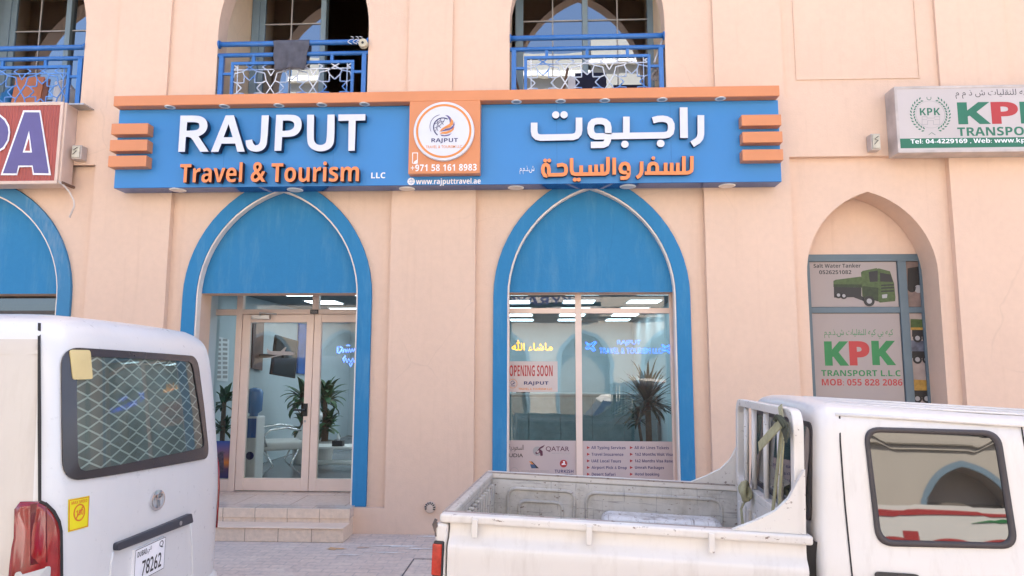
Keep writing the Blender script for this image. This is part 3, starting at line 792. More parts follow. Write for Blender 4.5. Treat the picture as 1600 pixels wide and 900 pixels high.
def chaikin(p, keep=50):                          # round the shallow corners of a traced outline, keep the sharp ones
    out = []; n = len(p)
    for i in range(n):
        a, b, c = Vector(p[i - 1]), Vector(p[i]), Vector(p[(i + 1) % n])
        ang = math.degrees((b - a).angle(c - b)) if (b - a).length and (c - b).length else 0
        if ang > keep or ang < 4: out.append(p[i])
        else: out += [tuple(b + (a - b) * .25), tuple(b + (c - b) * .25)]
    return out
def glyph(org, outer, hole, Yf, Yb):
    T = lambda q: [P(org[0] + a / 6.925, org[1] + b / 6.925, Yf) for a, b in chaikin(chaikin(q))]
    o = T(outer); m = MB()
    if hole:
        h = T(hole); o = sorted_cw(o); h = sorted_cw(h)[::-1]
        i, j = min(((i, j) for i in range(len(o)) for j in range(len(h))), key=lambda q: math.dist(o[q[0]], h[q[1]]))
        n1, n2 = len(o), len(h); o_ = o[i:] + o[:i + 1]; h_ = h[j:] + h[:j + 1]
        m.add([(a, Yf, b) for a, b in o_ + h_], [tuple(range(len(o_ + h_)))], 0)
        for L_ in (o, h):
            n_ = len(L_); m.add([(a, Yf, b) for a, b in L_] + [(a, Yb, b) for a, b in L_], [(k, (k + 1) % n_, n_ + (k + 1) % n_, n_ + k) for k in range(n_)], 1)
    else: m.prism(o, Yf, Yb, 0, 1)
    return m
def sorted_cw(p):
    s = sum(p[i][0] * p[(i + 1) % len(p)][1] - p[(i + 1) % len(p)][0] * p[i][1] for i in range(len(p)))
    return p if s > 0 else p[::-1]
O1, O2 = (270, 165), (420, 165)
for org_, out_, hol_ in (
    (O1, [(83, 108), (255, 107), (315, 118), (358, 150), (378, 200), (370, 255), (340, 300), (290, 328), (278, 333), (290, 350), (335, 415), (388, 498), (298, 500), (250, 425), (208, 358), (180, 340), (142, 338), (130, 500), (58, 501)], [(155, 180), (245, 178), (280, 190), (292, 222), (278, 255), (240, 268), (148, 272)]),
    (O1, [(572, 106), (660, 104), (778, 498), (698, 500), (675, 410), (527, 412), (492, 500), (412, 501)], [(604, 200), (648, 342), (550, 343)]),
    (O1, [(962, 106), (1040, 104), (1022, 390), (1005, 450), (960, 490), (895, 502), (830, 485), (795, 445), (788, 376), (858, 366), (868, 408), (892, 430), (925, 425), (945, 395), (951, 340)], None),
    (O2, [(80, 100), (240, 98), (310, 108), (350, 150), (358, 215), (340, 275), (295, 322), (230, 338), (145, 340), (135, 488), (60, 490)], [(152, 162), (220, 160), (262, 172), (280, 205), (268, 245), (225, 270), (148, 274)]),
    (O2, [(415, 98), (490, 98), (486, 350), (492, 390), (520, 420), (560, 428), (600, 418), (628, 385), (635, 98), (712, 96), (710, 360), (695, 430), (650, 475), (575, 498), (500, 488), (440, 450), (412, 390)], None),
    (O2, [(752, 96), (1046, 92), (1044, 160), (940, 163), (930, 488), (860, 490), (864, 163), (752, 166)], None)):
    glyph(org_, out_, hol_, YS - .085, YS - .012).build('lettering', LW, SG)
for body_, box_, bo_ in (('Travel', (281, 254, 378.5, 285), .03), ('&', (392, 253, 415.5, 284.5), .014), ('Tourism', (424, 252.5, 561, 284), .03)):
    wall_text(body_, box_, YS - .012, LO, SG, 'lettering', depth=.065, bold=bo_)
wall_text('LLC', (580, 269.5, 602, 278.5), YS - .001, M['white_print'], SG, 'lettering', depth=.004, bold=.025)
# Arabic name, drawn stroke by stroke from the photograph
def A_(zx, zy, Y=YL - .012): return P(820 + zx / 5.333, 150 + zy / 5.333, Y)
PX = (A_(533.3, 300)[0] - A_(0, 300)[0]) / 533.3
def arabic(mb, strokes, dots, w, yf, yb, round_=True):
    for i, s in enumerate(strokes):
        ww = w
        if isinstance(s, tuple): s, ww = s
        mb.stroke([A_(a, b) for a, b in s], ww * PX, yf - i * .0004, yb)
    for i, (a, b, r) in enumerate(dots):
        c = A_(a, b); mb.disc((c[0], 0, c[1]), r * PX, r * PX, yf, yb, 22)
def sidesplit(mb, yf):                            # front faces take the face colour, all others the return colour
    mb.mi = [0 if all(mb.v[i][1] < yf + .006 for i in f) else 1 for f in mb.f]
    return mb
am = MB()
arabic(am, [
    [(78, 222), (78, 295), (84, 322), (102, 340), (132, 347), (400, 341), (430, 332), (446, 312), (452, 285), (452, 180)],
    [(696, 338), (695, 262), (688, 234), (668, 216), (640, 208), (602, 208), (572, 216), (554, 236), (548, 268), (552, 304), (566, 326), (592, 337), (722, 334), (1165, 327), (1196, 320), (1214, 302), (1221, 272), (1220, 236), (1206, 208), (1180, 194), (1150, 189), (1110, 191), (1066, 203)],
    [(697, 318), (694, 352), (690, 372), (676, 396), (652, 406), (550, 408)],
    [(846, 172), (846, 334)],
    ([(1323, 95), (1327, 350)], 64),
    [(1467, 160), (1467, 318), (1460, 348), (1440, 374), (1394, 402)]],
    [(258, 157, 31), (327, 156, 31), (834, 402, 31), (1132, 395, 32)], 55, YL - .012, YS - .012)
sidesplit(am, YL - .012).build('lettering', LW, SG)
am = MB()
arabic(am, [
    [(1393, 500), (1393, 600), (1388, 622), (1374, 634), (1350, 640), (1000, 642)],
    [(1326, 500), (1326, 638)], [(1275, 556), (1275, 640)], [(1224, 556), (1224, 640)], [(1174, 556), (1174, 640)],
    [(1104, 645), (1104, 590), (1096, 570), (1078, 561), (1056, 563), (1040, 576), (1034, 600), (1034, 640)],
    [(974, 545), (974, 618), (968, 648), (952, 668), (932, 680)],
    [(867, 655), (867, 592), (858, 570), (838, 561), (815, 566), (800, 584), (796, 608), (804, 630), (826, 638), (872, 638)],
    [(867, 640), (862, 668), (846, 682), (796, 684)],
    [(745, 515), (745, 655)],
    [(693, 508), (693, 618), (686, 638), (668, 648), (420, 652), (398, 644), (390, 622), (390, 518)],
    [(643, 568), (643, 650)], [(594, 572), (594, 650)], [(545, 576), (545, 650)], [(470, 580), (470, 650)],
    [(268, 580), (310, 572), (334, 580), (344, 600), (344, 628), (336, 648), (314, 656), (200, 658), (202, 612), (194, 582), (176, 570), (158, 580), (150, 606), (152, 636), (166, 662), (190, 668)]],
    [(1071, 517, 15), (417, 696, 17), (450, 696, 17), (170, 537, 16), (204, 537, 16)], 30, YL - .010, YS - .012)
sidesplit(am, YL - .010).build('lettering', LO, SG)
wall_text(ar('ش.ذ.م.م'), (812, 259, 835, 272), YS - .001, M['white_print'], SG, 'lettering', depth=.004, bold=.02)
# logo plaque
plq = MB().box(P(640, 165, YB)[0], P(750.5, 165, YB)[0], YB + .0, YS + .01, P(695, 271, YB)[1], 4.6015).build('logo_plaque', M['orange'], SG, bevel=.003, seg=1)
cx, cz = P(693.3, 204.6, YB - .04); rr = (P(740.7, 205, YB - .04)[0] - P(646, 205, YB - .04)[0]) / 2
dk = MB().lathe((cx, YB, cz), [(rr, -.0005), (rr, -.034), (rr - .006, -.040)], 64, 'y').build('logo_disc', [M['letter_white']], plq)
ring(MB(), cx, cz, rr * .845, rr * .915, YB - .043, YB - .040, 64).build('ring', M['orange_print'], dk)
YF = YB - .0415
def LG(zx, zy): return P(600 + zx / 5.294, 140 + zy / 5.294, YF)
def lg(mb, path, w, k=0): mb.stroke([LG(a, b) for a, b in path], w / 5.294 * (LG(529.4, 0)[0] - LG(0, 0)[0]) / 100, YF - .001 - k * .0003, YF)
gm = MB()
arc_ = lambda cx, cy, r, a0, a1, n=14, ky=1: [(cx + r * math.cos(R(a0 + (a1 - a0) * i / n)), cy - ky * r * math.sin(R(a0 + (a1 - a0) * i / n))) for i in range(n + 1)]
lg(gm, arc_(488, 312, 78, 60, 235), 9, 0)
lg(gm, arc_(488, 312, 50, 80, 215), 4, 1)
lg(gm, [(418, 318), (452, 306), (490, 270), (505, 240)], 4, 2)
lg(gm, [(412, 288), (440, 276), (470, 248)], 4, 3); lg(gm, [(425, 345), (436, 320)], 4, 2)
lg(gm, [(440, 250), (446, 290), (470, 318)], 4, 4); lg(gm, [(468, 238), (474, 270), (492, 290)], 4, 5)
lg(gm, arc_(478, 305, 98, 100, 205), 3, 6)
gm.build('emblem', M['navy_print'], dk)
gm = MB()
def blade(mb, pts_, k): mb.prism([LG(a, b) for a, b in pts_], YF - .002 - k * .0005, YF)
blade(gm, [(505, 212), (530, 214), (552, 232), (554, 262), (545, 280), (540, 250), (524, 224)], 0)
blade(gm, [(580, 262), (584, 290), (570, 320), (540, 336), (505, 342), (470, 346), (510, 325), (545, 318), (572, 296)], 1)
blade(gm, [(466, 372), (500, 378), (540, 370), (560, 362), (540, 380), (505, 386), (476, 384)], 2)
gm.build('emblem', M['purple_print'], dk)
gm = MB()
blade(gm, [(458, 352), (475, 325), (505, 305), (540, 285), (553, 262), (552, 235), (572, 258), (573, 286), (545, 312), (505, 324)], 3)
blade(gm, [(462, 366), (480, 352), (520, 346), (558, 332), (582, 306), (576, 332), (554, 352), (515, 366)], 4)
gm.build('emblem', M['orange_print'], dk)
wall_text('RAJPUT', (674, 216, 715.5, 223.8), YF, M['navy_print'], dk, 'lettering', bold=.03)
wall_text('TRAVEL & TOURISM LLC', (665, 227, 722, 231.5), YF, M['orange_print'], dk, 'lettering', bold=.01)
wall_text('+971 58 161 8983', (641.8, 256.5, 744.8, 267), YB - .001, M['white_print'], plq, 'lettering', depth=.003, bold=.016, spacing=1.05)
ph = MB(); a0, b0 = P(644.5, 255, YB); a1, b1 = P(652.5, 239, YB)
ph.stroke([(a0, b0), (a0, b1), (a1, b1), (a1, b0), (a0, b0)], .008, YB - .003, YB)
ph.prism([(a0 + .012, b0 - .008), (a1 - .008, b0 - .008), (a1 + .006, b0 + .045), (a0 + .022, b0 + .02)], YB - .004, YB)
ph.build('phone_symbol', M['white_print'], plq)
wall_text('www.rajputtravel.ae', (650, 278.5, 751, 290), YS - .001, M['white_print'], SG, 'lettering', depth=.003, bold=.022)
gx, gz = P(642.5, 283.6, YS); gb = MB()
gb.disc((gx, YS, gz), .041, .041, -.003, -.001, 24).build('globe_symbol', M['white_print'], SG)
gl = MB()
ring(gl, gx, gz, .0, .001, YS - .004, YS - .003, 8)
for q in (-.016, .016): gl.box(gx - .036, gx + .036, YS - .0036, YS - .0031, gz + q - .0015, gz + q + .0015)
gl.box(gx - .0015, gx + .0015, YS - .0040, YS - .0037, gz - .04, gz + .04); ring(gl, gx, gz, .018, .021, YS - .0044, YS - .0041, 20)
gl.build('globe_symbol', M['sign_blue'], SG)
# recessed spotlights along canopy bar and sign underside
for u, v in ((265.5, 169), (350.7, 167.5), (435.8, 166), (502.7, 165.2), (569.5, 164.2), (807, 162.8), (876, 161.8), (945, 160.2), (1034.5, 158.4), (1125.6, 155.6)):
    d = ray(u, v); t = (4.602 - CAMLOC.z) / d.z; p = CAMLOC + d * t
    yy = max(min(p.y, YS - .055), YB + .05)
    xx = at(u, v, yy).x
    dl = MB().lathe((xx, yy, 4.603), [(.058, .001), (.058, -.004), (.050, -.007), (.036, -.004)], 20).build('spotlight', M['downlight'], SG, smooth=False)
    MB().disc((xx, yy, 4.603),   .035, .035, -.0055, -.003, 20, 'z').build('lens', M['steel'], dl)
for u, v in ((278, 296.7), (461, 297.2), (636, 295.6), (806, 295.2), (981, 292.8), (1136, 290.4)):
    d = ray(u, v); t = (SZ0 - CAMLOC.z) / d.z; p = CAMLOC + d * t
    yy = max(min(p.y, -.09), -.14)
    xx = at(u, v, yy).x
    dl = MB().lathe((xx, yy, SZ0 + .001), [(.088, .001), (.088, -.005), (.080, -.008)], 28).build('spotlight', M['downlight'], SG)
    MB().disc((xx, yy, SZ0), .076, .076, -.0095, -.007, 28, 'z').build('lens', M['downlight_in'], dl)

# ------------------------------------------------------------------ left neighbour's sign
YP = -0.2
def PA(zx, zy, Y=YP): return P(zx / 4.738, 150 + zy / 4.738, Y)
ps = thing('neighbour_sign', 'red ribbed sign box with purple white-edged letters PA above the far left arch', 'sign', (0, 0, 0))
M['sign_red'] = plain('faded_red_sheet', (0.36, 0.075, 0.06), 0.5, var=0.10, scale=3)
pb = MB().box(-8.2, -5.365, YP + .012, -.001, 3.765, 4.71); pb.build('box', M['pale_metal'], ps, bevel=.006)
ph_ = MB(); n = 150; xa, xb = -8.15, -5.425
V = []
for i in range(n + 1):
    x = xa + (xb - xa) * i / n; y = YP + (.004 if i % 2 else -.004)
    V += [(x, y, 3.80), (x, y, 4.675)]
ph_.add(V, [(2 * i, 2 * i + 2, 2 * i + 3, 2 * i + 1) for i in range(n)])
ph_.build('ribbed_face', M['sign_red'], ps)
fm = MB()
fm.box(-8.2, -5.39, YP - .008, YP + .0115, 3.765, 3.80); fm.box(-8.2, -5.39, YP - .008, YP + .0115, 4.675, 4.712); fm.box(-5.425, -5.39, YP - .009, YP + .0115, 3.80, 4.675)
fm.build('frame', M['pale_metal'], ps, bevel=.003)
def flat(poly, Y, d, name, mat, par): return MB().prism([PA(a, b, Y) for a, b in poly], Y, Y + d).build(name, mat, par)
def holed(outer, inner, Y, d, name, mat, par):      # outline with a hole: bridged polygon
    o = outer + [outer[0]] + [inner[0]] + inner[1:] + [inner[0]]
    return MB().prism([PA(a, b, Y) for a, b in o], Y, Y + d).build(name, mat, par)
Ao = [(172, 106), (298, 106), (376, 586), (243, 584), (235, 525), (142, 527), (125, 586), (4, 586)]
Ai = [(181, 120), (290, 121), (360, 572), (251, 570), (241, 513), (134, 514), (121, 572), (21, 572)]
flat(Ao, YP - .012, .006, 'letter_edge', M['white_print'], ps)
flat(Ai, YP - .015, .0028, 'letter', M['purple_print'], ps)
flat([(214, 258), (236, 418), (168, 418)], YP - .018, .0028, 'letter_edge', M['white_print'], ps)
flat([(213, 312), (222, 405), (184, 405)], YP - .0205, .0022, 'letter', M['sign_red'], ps)
Po = [(-190, 106), (-70, 106), (-10, 128), (40, 170), (68, 220), (74, 270), (64, 330), (30, 390), (-30, 425), (-60, 430), (-70, 586), (-200, 586)]
Pi = [(-178, 120), (-72, 120), (-16, 140), (30, 180), (56, 228), (61, 270), (52, 325), (20, 378), (-36, 411), (-74, 416), (-82, 572), (-190, 572)]
flat(Po, YP - .012, .006, 'letter_edge', M['white_print'], ps); flat(Pi, YP - .015, .0028, 'letter', M['purple_print'], ps)
flat([(-75, 210), (-40, 214), (-18, 240), (-16, 285), (-35, 315), (-75, 320)], YP - .018, .0028, 'letter_edge', M['white_print'], ps)
cb = MB().tube([PA(430, 628) and (PA(430, 628)[0], -.2, PA(430, 628)[1]), (PA(462, 660)[0], -.17, PA(462, 660)[1]), (PA(480, 700)[0], -.12, PA(480, 700)[1]), (PA(503, 760)[0], -.10, PA(503, 760)[1]), (PA(505, 800)[0], -.1, PA(505, 800)[1]), (PA(470, 885)[0], -.1, PA(470, 885)[1])], .010, 6)
tag(cb.build('cable', M['alu_old']), 'loose grey cable end hanging from the corner of the red sign box', 'cable')
bk = MB().tube([(PA(455, 640)[0], -.19, PA(455, 640)[1]), (PA(548, 678, -.02)[0], -.02, PA(548, 678, -.02)[1] - .0)], .018, 6)
tag(bk.build('bracket', plain('rusty_steel', (0.16, 0.09, 0.06), 0.8, var=.2)), 'short rusty bracket under the corner of the red sign box', 'bracket')
bk = MB().box(P(115, 166, -.1)[0], P(138, 166, -.1)[0], -.18, -.001, P(125, 167.5, -.1)[1], P(125, 165.5, -.1)[1])
tag(bk.build('bracket', M['steel']), 'flat grey metal bracket on the wall below the left balcony', 'bracket')
wr = MB(); wr.tube([(P(119, 170, -.01)[0], -.012, P(119, 170, -.01)[1]), (P(116.5, 200, -.01)[0], -.014, P(116, 200, -.01)[1]), (P(115, 224, -.01)[0], -.012, P(115, 224, -.01)[1])], .004, 5)
tag(wr.build('cable', M['grey_print']), 'thin cable running down the wall to the left junction box', 'cable')
def floodbox(u0, v0, u1, v1, label):
    x0, z1 = P(u0, v0, -.12); x1, z0 = P(u1, v1, -.12)
    t = thing('junction_box', label, 'junction box', ((x0 + x1) / 2, 0, z0))
    w_, h_ = (x1 - x0) / 2, z1 - z0
    MB().box(-w_, w_, -.10, -.001, 0, h_).build('box', M['alu_old'], t, bevel=.006)
    MB().box(-w_ + .012, w_ - .012, -.118, -.1005, .012, h_ - .012).build('cover', plain('cover_cream', (0.56, 0.52, 0.42), 0.6, var=.15, scale=20), t, bevel=.004)
    wq = MB(); wq.tube([(-w_ * .5, -.124, h_ * .3), (w_ * .3, -.126, h_ * .55), (-w_ * .4, -.125, h_ * .62), (w_ * .4, -.124, h_ * .8)], .004, 5)
    wq.build('wire', M['black'], t)
floodbox(111, 226, 124.5, 247.5, 'small cream junction box on the wall right of the red sign')
floodbox(1361.5, 208, 1378, 233, 'small cream junction box on the wall left of the white transport sign')

# ------------------------------------------------------------------ right neighbour's light box sign
YT = -0.2
ks = thing('lightbox_sign', 'white and green KPK TRANSPORT light box sign in a weathered metal frame', 'sign', (0, 0, 0))
kl, kr = P(1400, 190, YT)[0] - .0, 6.9
kb, kt = 4.005, 4.735
MB().box(kl, kr, YT + .011, -.001, kb, kt).build('box', M['alu_old'], ks, bevel=.004)
fb = .028
k_ = MB(); k_.box(kl, kr, YT - .006, YT + .0105, kb, kb + fb); k_.box(kl, kr, YT - .006, YT + .0105, kt - fb, kt); k_.box(kl, kl + fb, YT - .005, YT + .0105, kb + fb, kt - fb); k_.box(kr - fb, kr, YT - .005, YT + .0105, kb + fb, kt - fb)
k_.build('frame', M['alu_old'], ks, bevel=.003)
MB().box(kl + fb, kr - fb, YT - .001, YT + .010, kb + fb, kt - fb).build('face', M['lightbox'], ks)
def KS(zx, zy): return 1370 + zx / 6.43, 120 + zy / 6.43
def kbox(a, b, c, d): return (*KS(a, b), *KS(c, d))
YKF = YT - .0016
za, zb = P(*KS(800, 712), YT)[1], P(*KS(800, 615), YT)[1]
MB().box(P(*KS(210, 660), YT)[0], kr - fb - .05, YT - .0026, YT - .0011, za, zb).build('green_stripe', M['dgreen_print'], ks)
def ktext(body, zx, zy0, zy1, mat, sx=1.0, bold=.03, Y=YKF, zx1=None):
    V, _ = glyphs(body, bold); xs = [p[0] for p in V]; ys = [p[1] for p in V]
    u, v0 = KS(zx, zy0); v1 = KS(zx, zy1)[1]
    x0 = P(u, (v0 + v1) / 2, Y)[0]; z1 = P(u, v0, Y)[1]; z0 = P(u, v1, Y)[1]
    x1 = x0 + (max(xs) - min(xs)) * (z1 - z0) / (max(ys) - min(ys)) * sx if zx1 is None else P(*KS(zx1, zy0), Y)[0]
    return text_mb(body, x0, x1, z0, z1, wall_fn(Y), 0, bold).build('lettering', mat, ks)
ktext('K', 812, 257, 478, M['dgreen_print'], bold=.05, zx1=1132)
ktext('P', 1150, 253, 474, M['red_print'], bold=.05, zx1=1412)
ktext('K', 1440, 250, 470, M['dgreen_print'], bold=.05, zx1=1760)
ktext('TRANSPORT', 810, 508, 596, M['dgreen_print'], sx=.98, bold=.035, zx1=1660)
ktext('Tel: 04-4229169 , Web: www.kp', 340, 626, 686, M['white_print'], sx=1, bold=.025, Y=YT - .0031, zx1=1490)
ktext(ar('كيه للنقليات ش ذ م م'), 790, 130, 222, M['black_print'], bold=.0, zx1=1540)
ktext('KPK', 432, 315, 388, M['dgreen_print'], bold=.02, zx1=634)
ec = P(*KS(538, 378), YKF); er = (P(*KS(685, 378), YKF)[0] - P(*KS(391, 378), YKF)[0]) / 2
em = ring(MB(), ec[0], ec[1], er - .004, er, YKF, YKF + .0005, 40)
gp = lambda a, b: P(*KS(a, b), YKF)
for path in ([(455, 400), (455, 480), (510, 480), (510, 440), (570, 440), (570, 480), (632, 480), (632, 400), (580, 400), (580, 415), (505, 415), (505, 400), (455, 400)], [(455, 430), (505, 430)], [(580, 430), (632, 430)]):
    em.stroke([gp(a, b) for a, b in path], .005, YKF - .0006, YKF)
em.build('emblem', M['grey_print'], ks)
lv = MB(); nl = 0
for side in (-1, 1):
    for i in range(13):
        a = R(-68 + i * 10.4)
        for k in (0, 1):
            r = er * (1.16 + .20 * k)
            px, pz = ec[0] + side * r * math.cos(a), ec[1] + r * math.sin(a)
            tx, tz = -side * math.sin(a), math.cos(a)
            nx, nz = side * math.cos(a), math.sin(a)
            q = (1 if k else -1) * .55
            dx, dz = tx * .85 + nx * q, tz * .85 + nz * q
            l = er * .25; wv = er * .055
            bx_, bz_ = px - nx * (er * .1 if k else -er * .02), pz - nz * (er * .1 if k else -er * .02)
            lv.prism([(bx_, bz_), (bx_ + dx * l * .5 - dz * wv, bz_ + dz * l * .5 + dx * wv), (bx_ + dx * l, bz_ + dz * l), (bx_ + dx * l * .5 + dz * wv, bz_ + dz * l * .5 - dx * wv)], YKF - .0005 - .00004 * nl, YKF + .0003)
            nl = (nl + 1) % 9
lv.stroke([gp(520, 585), (ec[0], gp(540, 560)[1]), gp(590, 585)], .004, YKF - .001, YKF)
lv.build('emblem', M['dgreen_print'], ks)
cm = MB(); c_ = gp(524, 212)
cm.stroke([(c_[0] + .022 * math.cos(R(t)), c_[1] + .022 * math.sin(R(t))) for t in range(150, 400, 20)], .006, YKF - .0005, YKF)
cm.build('emblem', M['dgreen_print'], ks)

# ------------------------------------------------------------------ posters in the right-hand arch
def KP(zx, zy): return 1250 + zx / 3.6, 390 + zy / 3.6
YQ = YK + .008
def kpt(a, b, Y=YQ): return P(*KP(a, b), Y)
def poster(name, x0, x1, z0, z1, Y, mat, label, group=None):
    o = MB().box(x0, x1, Y, Y + .003, z0, z1).build(name, mat)
    return tag(o, label, 'poster', group)
M['paper_shaded'] = plain('recess_shaded_paper', (0.35, 0.295, 0.275), 0.5, var=0.03, scale=2)  # poster paper darkened, the shade of the arch recess is in its colour
po1 = poster('poster', kx1 + .004, kx2 - .004, kz2 + .004, kz1 - .004, YQ, M['paper_shaded'], 'Salt Water Tanker poster with a green tanker lorry in the recessed arch')
po2 = poster('poster', kx1 + .004, kx2 - .004, .57, kz3 - .004, YQ, M['paper_shaded'], 'large KPK TRANSPORT L.L.C poster with phone number in the recessed arch')
def ptext(par, body, a, b, c, d, mat, bold=.02): return wall_text(body, (*KP(a, b), *KP(c, d)), YQ - .0008, mat, par, 'lettering', bold=bold)
ptext(po1, 'Salt Water Tanker', 76, 79, 341, 102, M['black_print'])
ptext(po1, '0526251082', 108, 116, 289, 138, M['black_print'])
def pshape(par, poly, mat, k, name): return MB().prism([kpt(a, b) for a, b in poly], YQ - .0008 - k * .0006, YQ - .0002).build(name, mat, par)
M['truck_green'] = plain('print_green', (0.060, 0.095, 0.028), 0.5, var=.25, scale=30)
M['truck_dgreen'] = plain('print_dark_green', (0.025, 0.04, 0.014), 0.5, var=.3, scale=30)
M['tyre_print'] = plain('print_black', (0.022, 0.02, 0.02), 0.5)
pshape(po1, [(190, 205), (345, 205), (345, 262), (420, 285), (360, 290), (300, 268), (192, 270)], M['tyre_print'], 0, 'printed_lorry')
pshape(po1, [(188, 176), (200, 170), (340, 152), (352, 160), (352, 212), (188, 208)], M['truck_green'], 1, 'printed_lorry')
pshape(po1, [(188, 195), (352, 196), (352, 214), (188, 210)], M['truck_dgreen'], 2, 'printed_lorry')
pshape(po1, [(343, 128), (352, 120), (430, 104), (440, 110), (440, 290), (350, 262)], M['truck_green'], 3, 'printed_lorry')
pshape(po1, [(350, 205), (440, 215), (440, 292), (355, 268)], M['truck_dgreen'], 4, 'printed_lorry')
pshape(po1, [(440, 105), (505, 122), (528, 190), (536, 270), (534, 290), (448, 298), (440, 290)], M['truck_green'], 5, 'printed_lorry')
pshape(po1, [(448, 130), (508, 140), (522, 182), (450, 180)], M['tyre_print'], 6, 'printed_lorry')
pshape(po1, [(385, 126), (436, 118), (436, 180), (392, 182)], M['tyre_print'], 6, 'printed_lorry')
for q in (198, 214, 232): pshape(po1, [(455, q), (526, q - 4), (528, q + 4), (455, q + 7)], M['tyre_print'], 7, 'printed_lorry')
for a, b, r in ((388, 290, 30), (215, 256, 19), (245, 260, 19)):
    c = kpt(a, b); rad = kpt(a + r, b)[0] - c[0]
    MB().disc((c[0], YQ, c[1]), rad, rad, -.0075, -.001, 22).build('printed_lorry', M['tyre_print'], po1)
    MB().disc((c[0], YQ, c[1]), rad * .5, rad * .5, -.0082, -.0078, 16).build('printed_lorry', M['grey_print'], po1)
pshape(po1, [(460, 254), (490, 250), (488, 272), (462, 274)], M['grey_print'], 8, 'printed_lorry')
ptext(po2, ar('كيه بي كيه للنقليات ش.ذ.م.م'), 136, 447, 524, 500, M['green_print'], .0)
ptext(po2, 'K', 138, 516, 274, 653, M['green_print'], .06); ptext(po2, 'P', 277, 515, 392, 652, M['red_print'], .06); ptext(po2, 'K', 404, 513, 538, 650, M['green_print'], .06)
ptext(po2, 'TRANSPORT L.L.C', 120, 678, 566, 712, M['green_print'], .022)
ptext(po2, 'MOB: 055 828 2086', 123, 728, 576, 765, M['red_print'], .022)
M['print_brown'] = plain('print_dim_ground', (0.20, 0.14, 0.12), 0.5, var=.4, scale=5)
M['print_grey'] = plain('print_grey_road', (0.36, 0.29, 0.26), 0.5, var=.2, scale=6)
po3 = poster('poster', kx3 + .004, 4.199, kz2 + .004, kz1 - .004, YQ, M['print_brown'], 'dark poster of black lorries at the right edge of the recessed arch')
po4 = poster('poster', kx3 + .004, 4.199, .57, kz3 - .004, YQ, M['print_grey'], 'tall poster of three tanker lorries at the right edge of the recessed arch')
pshape(po3, [(605, 105), (725, 85), (725, 210), (605, 215)], M['tyre_print'], 1, 'printed_lorry')
for a, b in ((628, 218), (665, 222), (700, 224)):
    c = kpt(a, b); MB().disc((c[0], YQ, c[1]), .045, .045, -.003, -.001, 16).build('printed_lorry', M['grey_print'] if a == 665 else M['tyre_print'], po3)
M['print_yellow'] = plain('print_yellow', (0.40, 0.23, 0.045), 0.5, var=.25, scale=20)
M['print_steel'] = plain('print_steel', (0.10, 0.11, 0.15), 0.4, var=.5, scale=12)
for zb, m_, m2 in ((390, 'truck_green', 'print_yellow'), (510, 'print_steel', 'print_steel'), (730, 'print_yellow', 'print_yellow')):
    pshape(po4, [(622, zb), (760, zb + 6), (760, zb + 48), (622, zb + 48)], M[m_], 1, 'printed_lorry')
    pshape(po4, [(622, zb + 48), (760, zb + 48), (760, zb + 62), (622, zb + 62)], M[m2], 2, 'printed_lorry')
    pshape(po4, [(630, zb + 62), (760, zb + 62), (760, zb + 100), (630, zb + 100)], M['tyre_print'], 1, 'printed_lorry')
    for a in (660, 712):
        c = kpt(a, zb + 108); MB().disc((c[0], YQ, c[1]), .048, .048, -.004, -.001, 18).build('printed_lorry', M['tyre_print'], po4)
        MB().disc((c[0], YQ, c[1]), .026, .026, -.0047, -.0042, 14).build('printed_lorry', M['grey_print'], po4)

# ------------------------------------------------------------------ balcony railings
def star_lattice(w_, h_, T, dy0=.16):                     # octagon-and-square star pattern clipped to a panel
    segs = []; ap = T / 2
    c8 = ap / math.cos(R(22.5))
    nx, ny = int(w_ / T) + 2, int(h_ / T) + 2
    for i in range(-nx, nx + 1):
        for j in range(-ny, ny + 1):
            cx, cy = i * T, j * T
            for k in range(8):
                a0, a1, am_ = R(45 * k + 22.5), R(45 * k + 67.5), R(45 * k + 45)
                q = lambda r, a: (cx + ap * r * math.cos(a), cy + ap * r * math.sin(a) + dy0)
                segs += [(q(.64, a0), q(.36, am_)), (q(.36, am_), q(.64, a1)), (q(.64, a0), q(.86, a0)), (q(.86, a0), q(1.0, am_)), (q(1.0, am_), q(.86, a1))]
            sx_, sy_ = cx + T / 2, cy + T / 2 + dy0
            for k in range(4):
                a0, a1 = R(90 * k), R(90 * k + 45)
                g1 = (sx_ + ap * .42 * math.cos(a0), sy_ + ap * .42 * math.sin(a0)); g2 = (sx_ + ap * .22 * math.cos(a1), sy_ + ap * .22 * math.sin(a1)); g3 = (sx_ + ap * .42 * math.cos(a0 + R(90)), sy_ + ap * .42 * math.sin(a0 + R(90)))
                segs += [(g1, g2), (g2, g3)]
    out = []
    for (x0, y0), (x1, y1) in segs:
        t0, t1 = 0.0, 1.0; dx, dy = x1 - x0, y1 - y0; ok = True
        for p, q in ((-dx, x0 + w_ / 2), (dx, w_ / 2 - x0), (-dy, y0 + h_ / 2), (dy, h_ / 2 - y0)):
            if abs(p) < 1e-9:
                if q < 0: ok = False
            else:
                r = q / p
                if p < 0: t0 = max(t0, r)
                else: t1 = min(t1, r)
        if ok and t1 - t0 > 1e-3: out.append(((x0 + dx * t0, y0 + dy * t0), (x0 + dx * t1, y0 + dy * t1)))
    return out
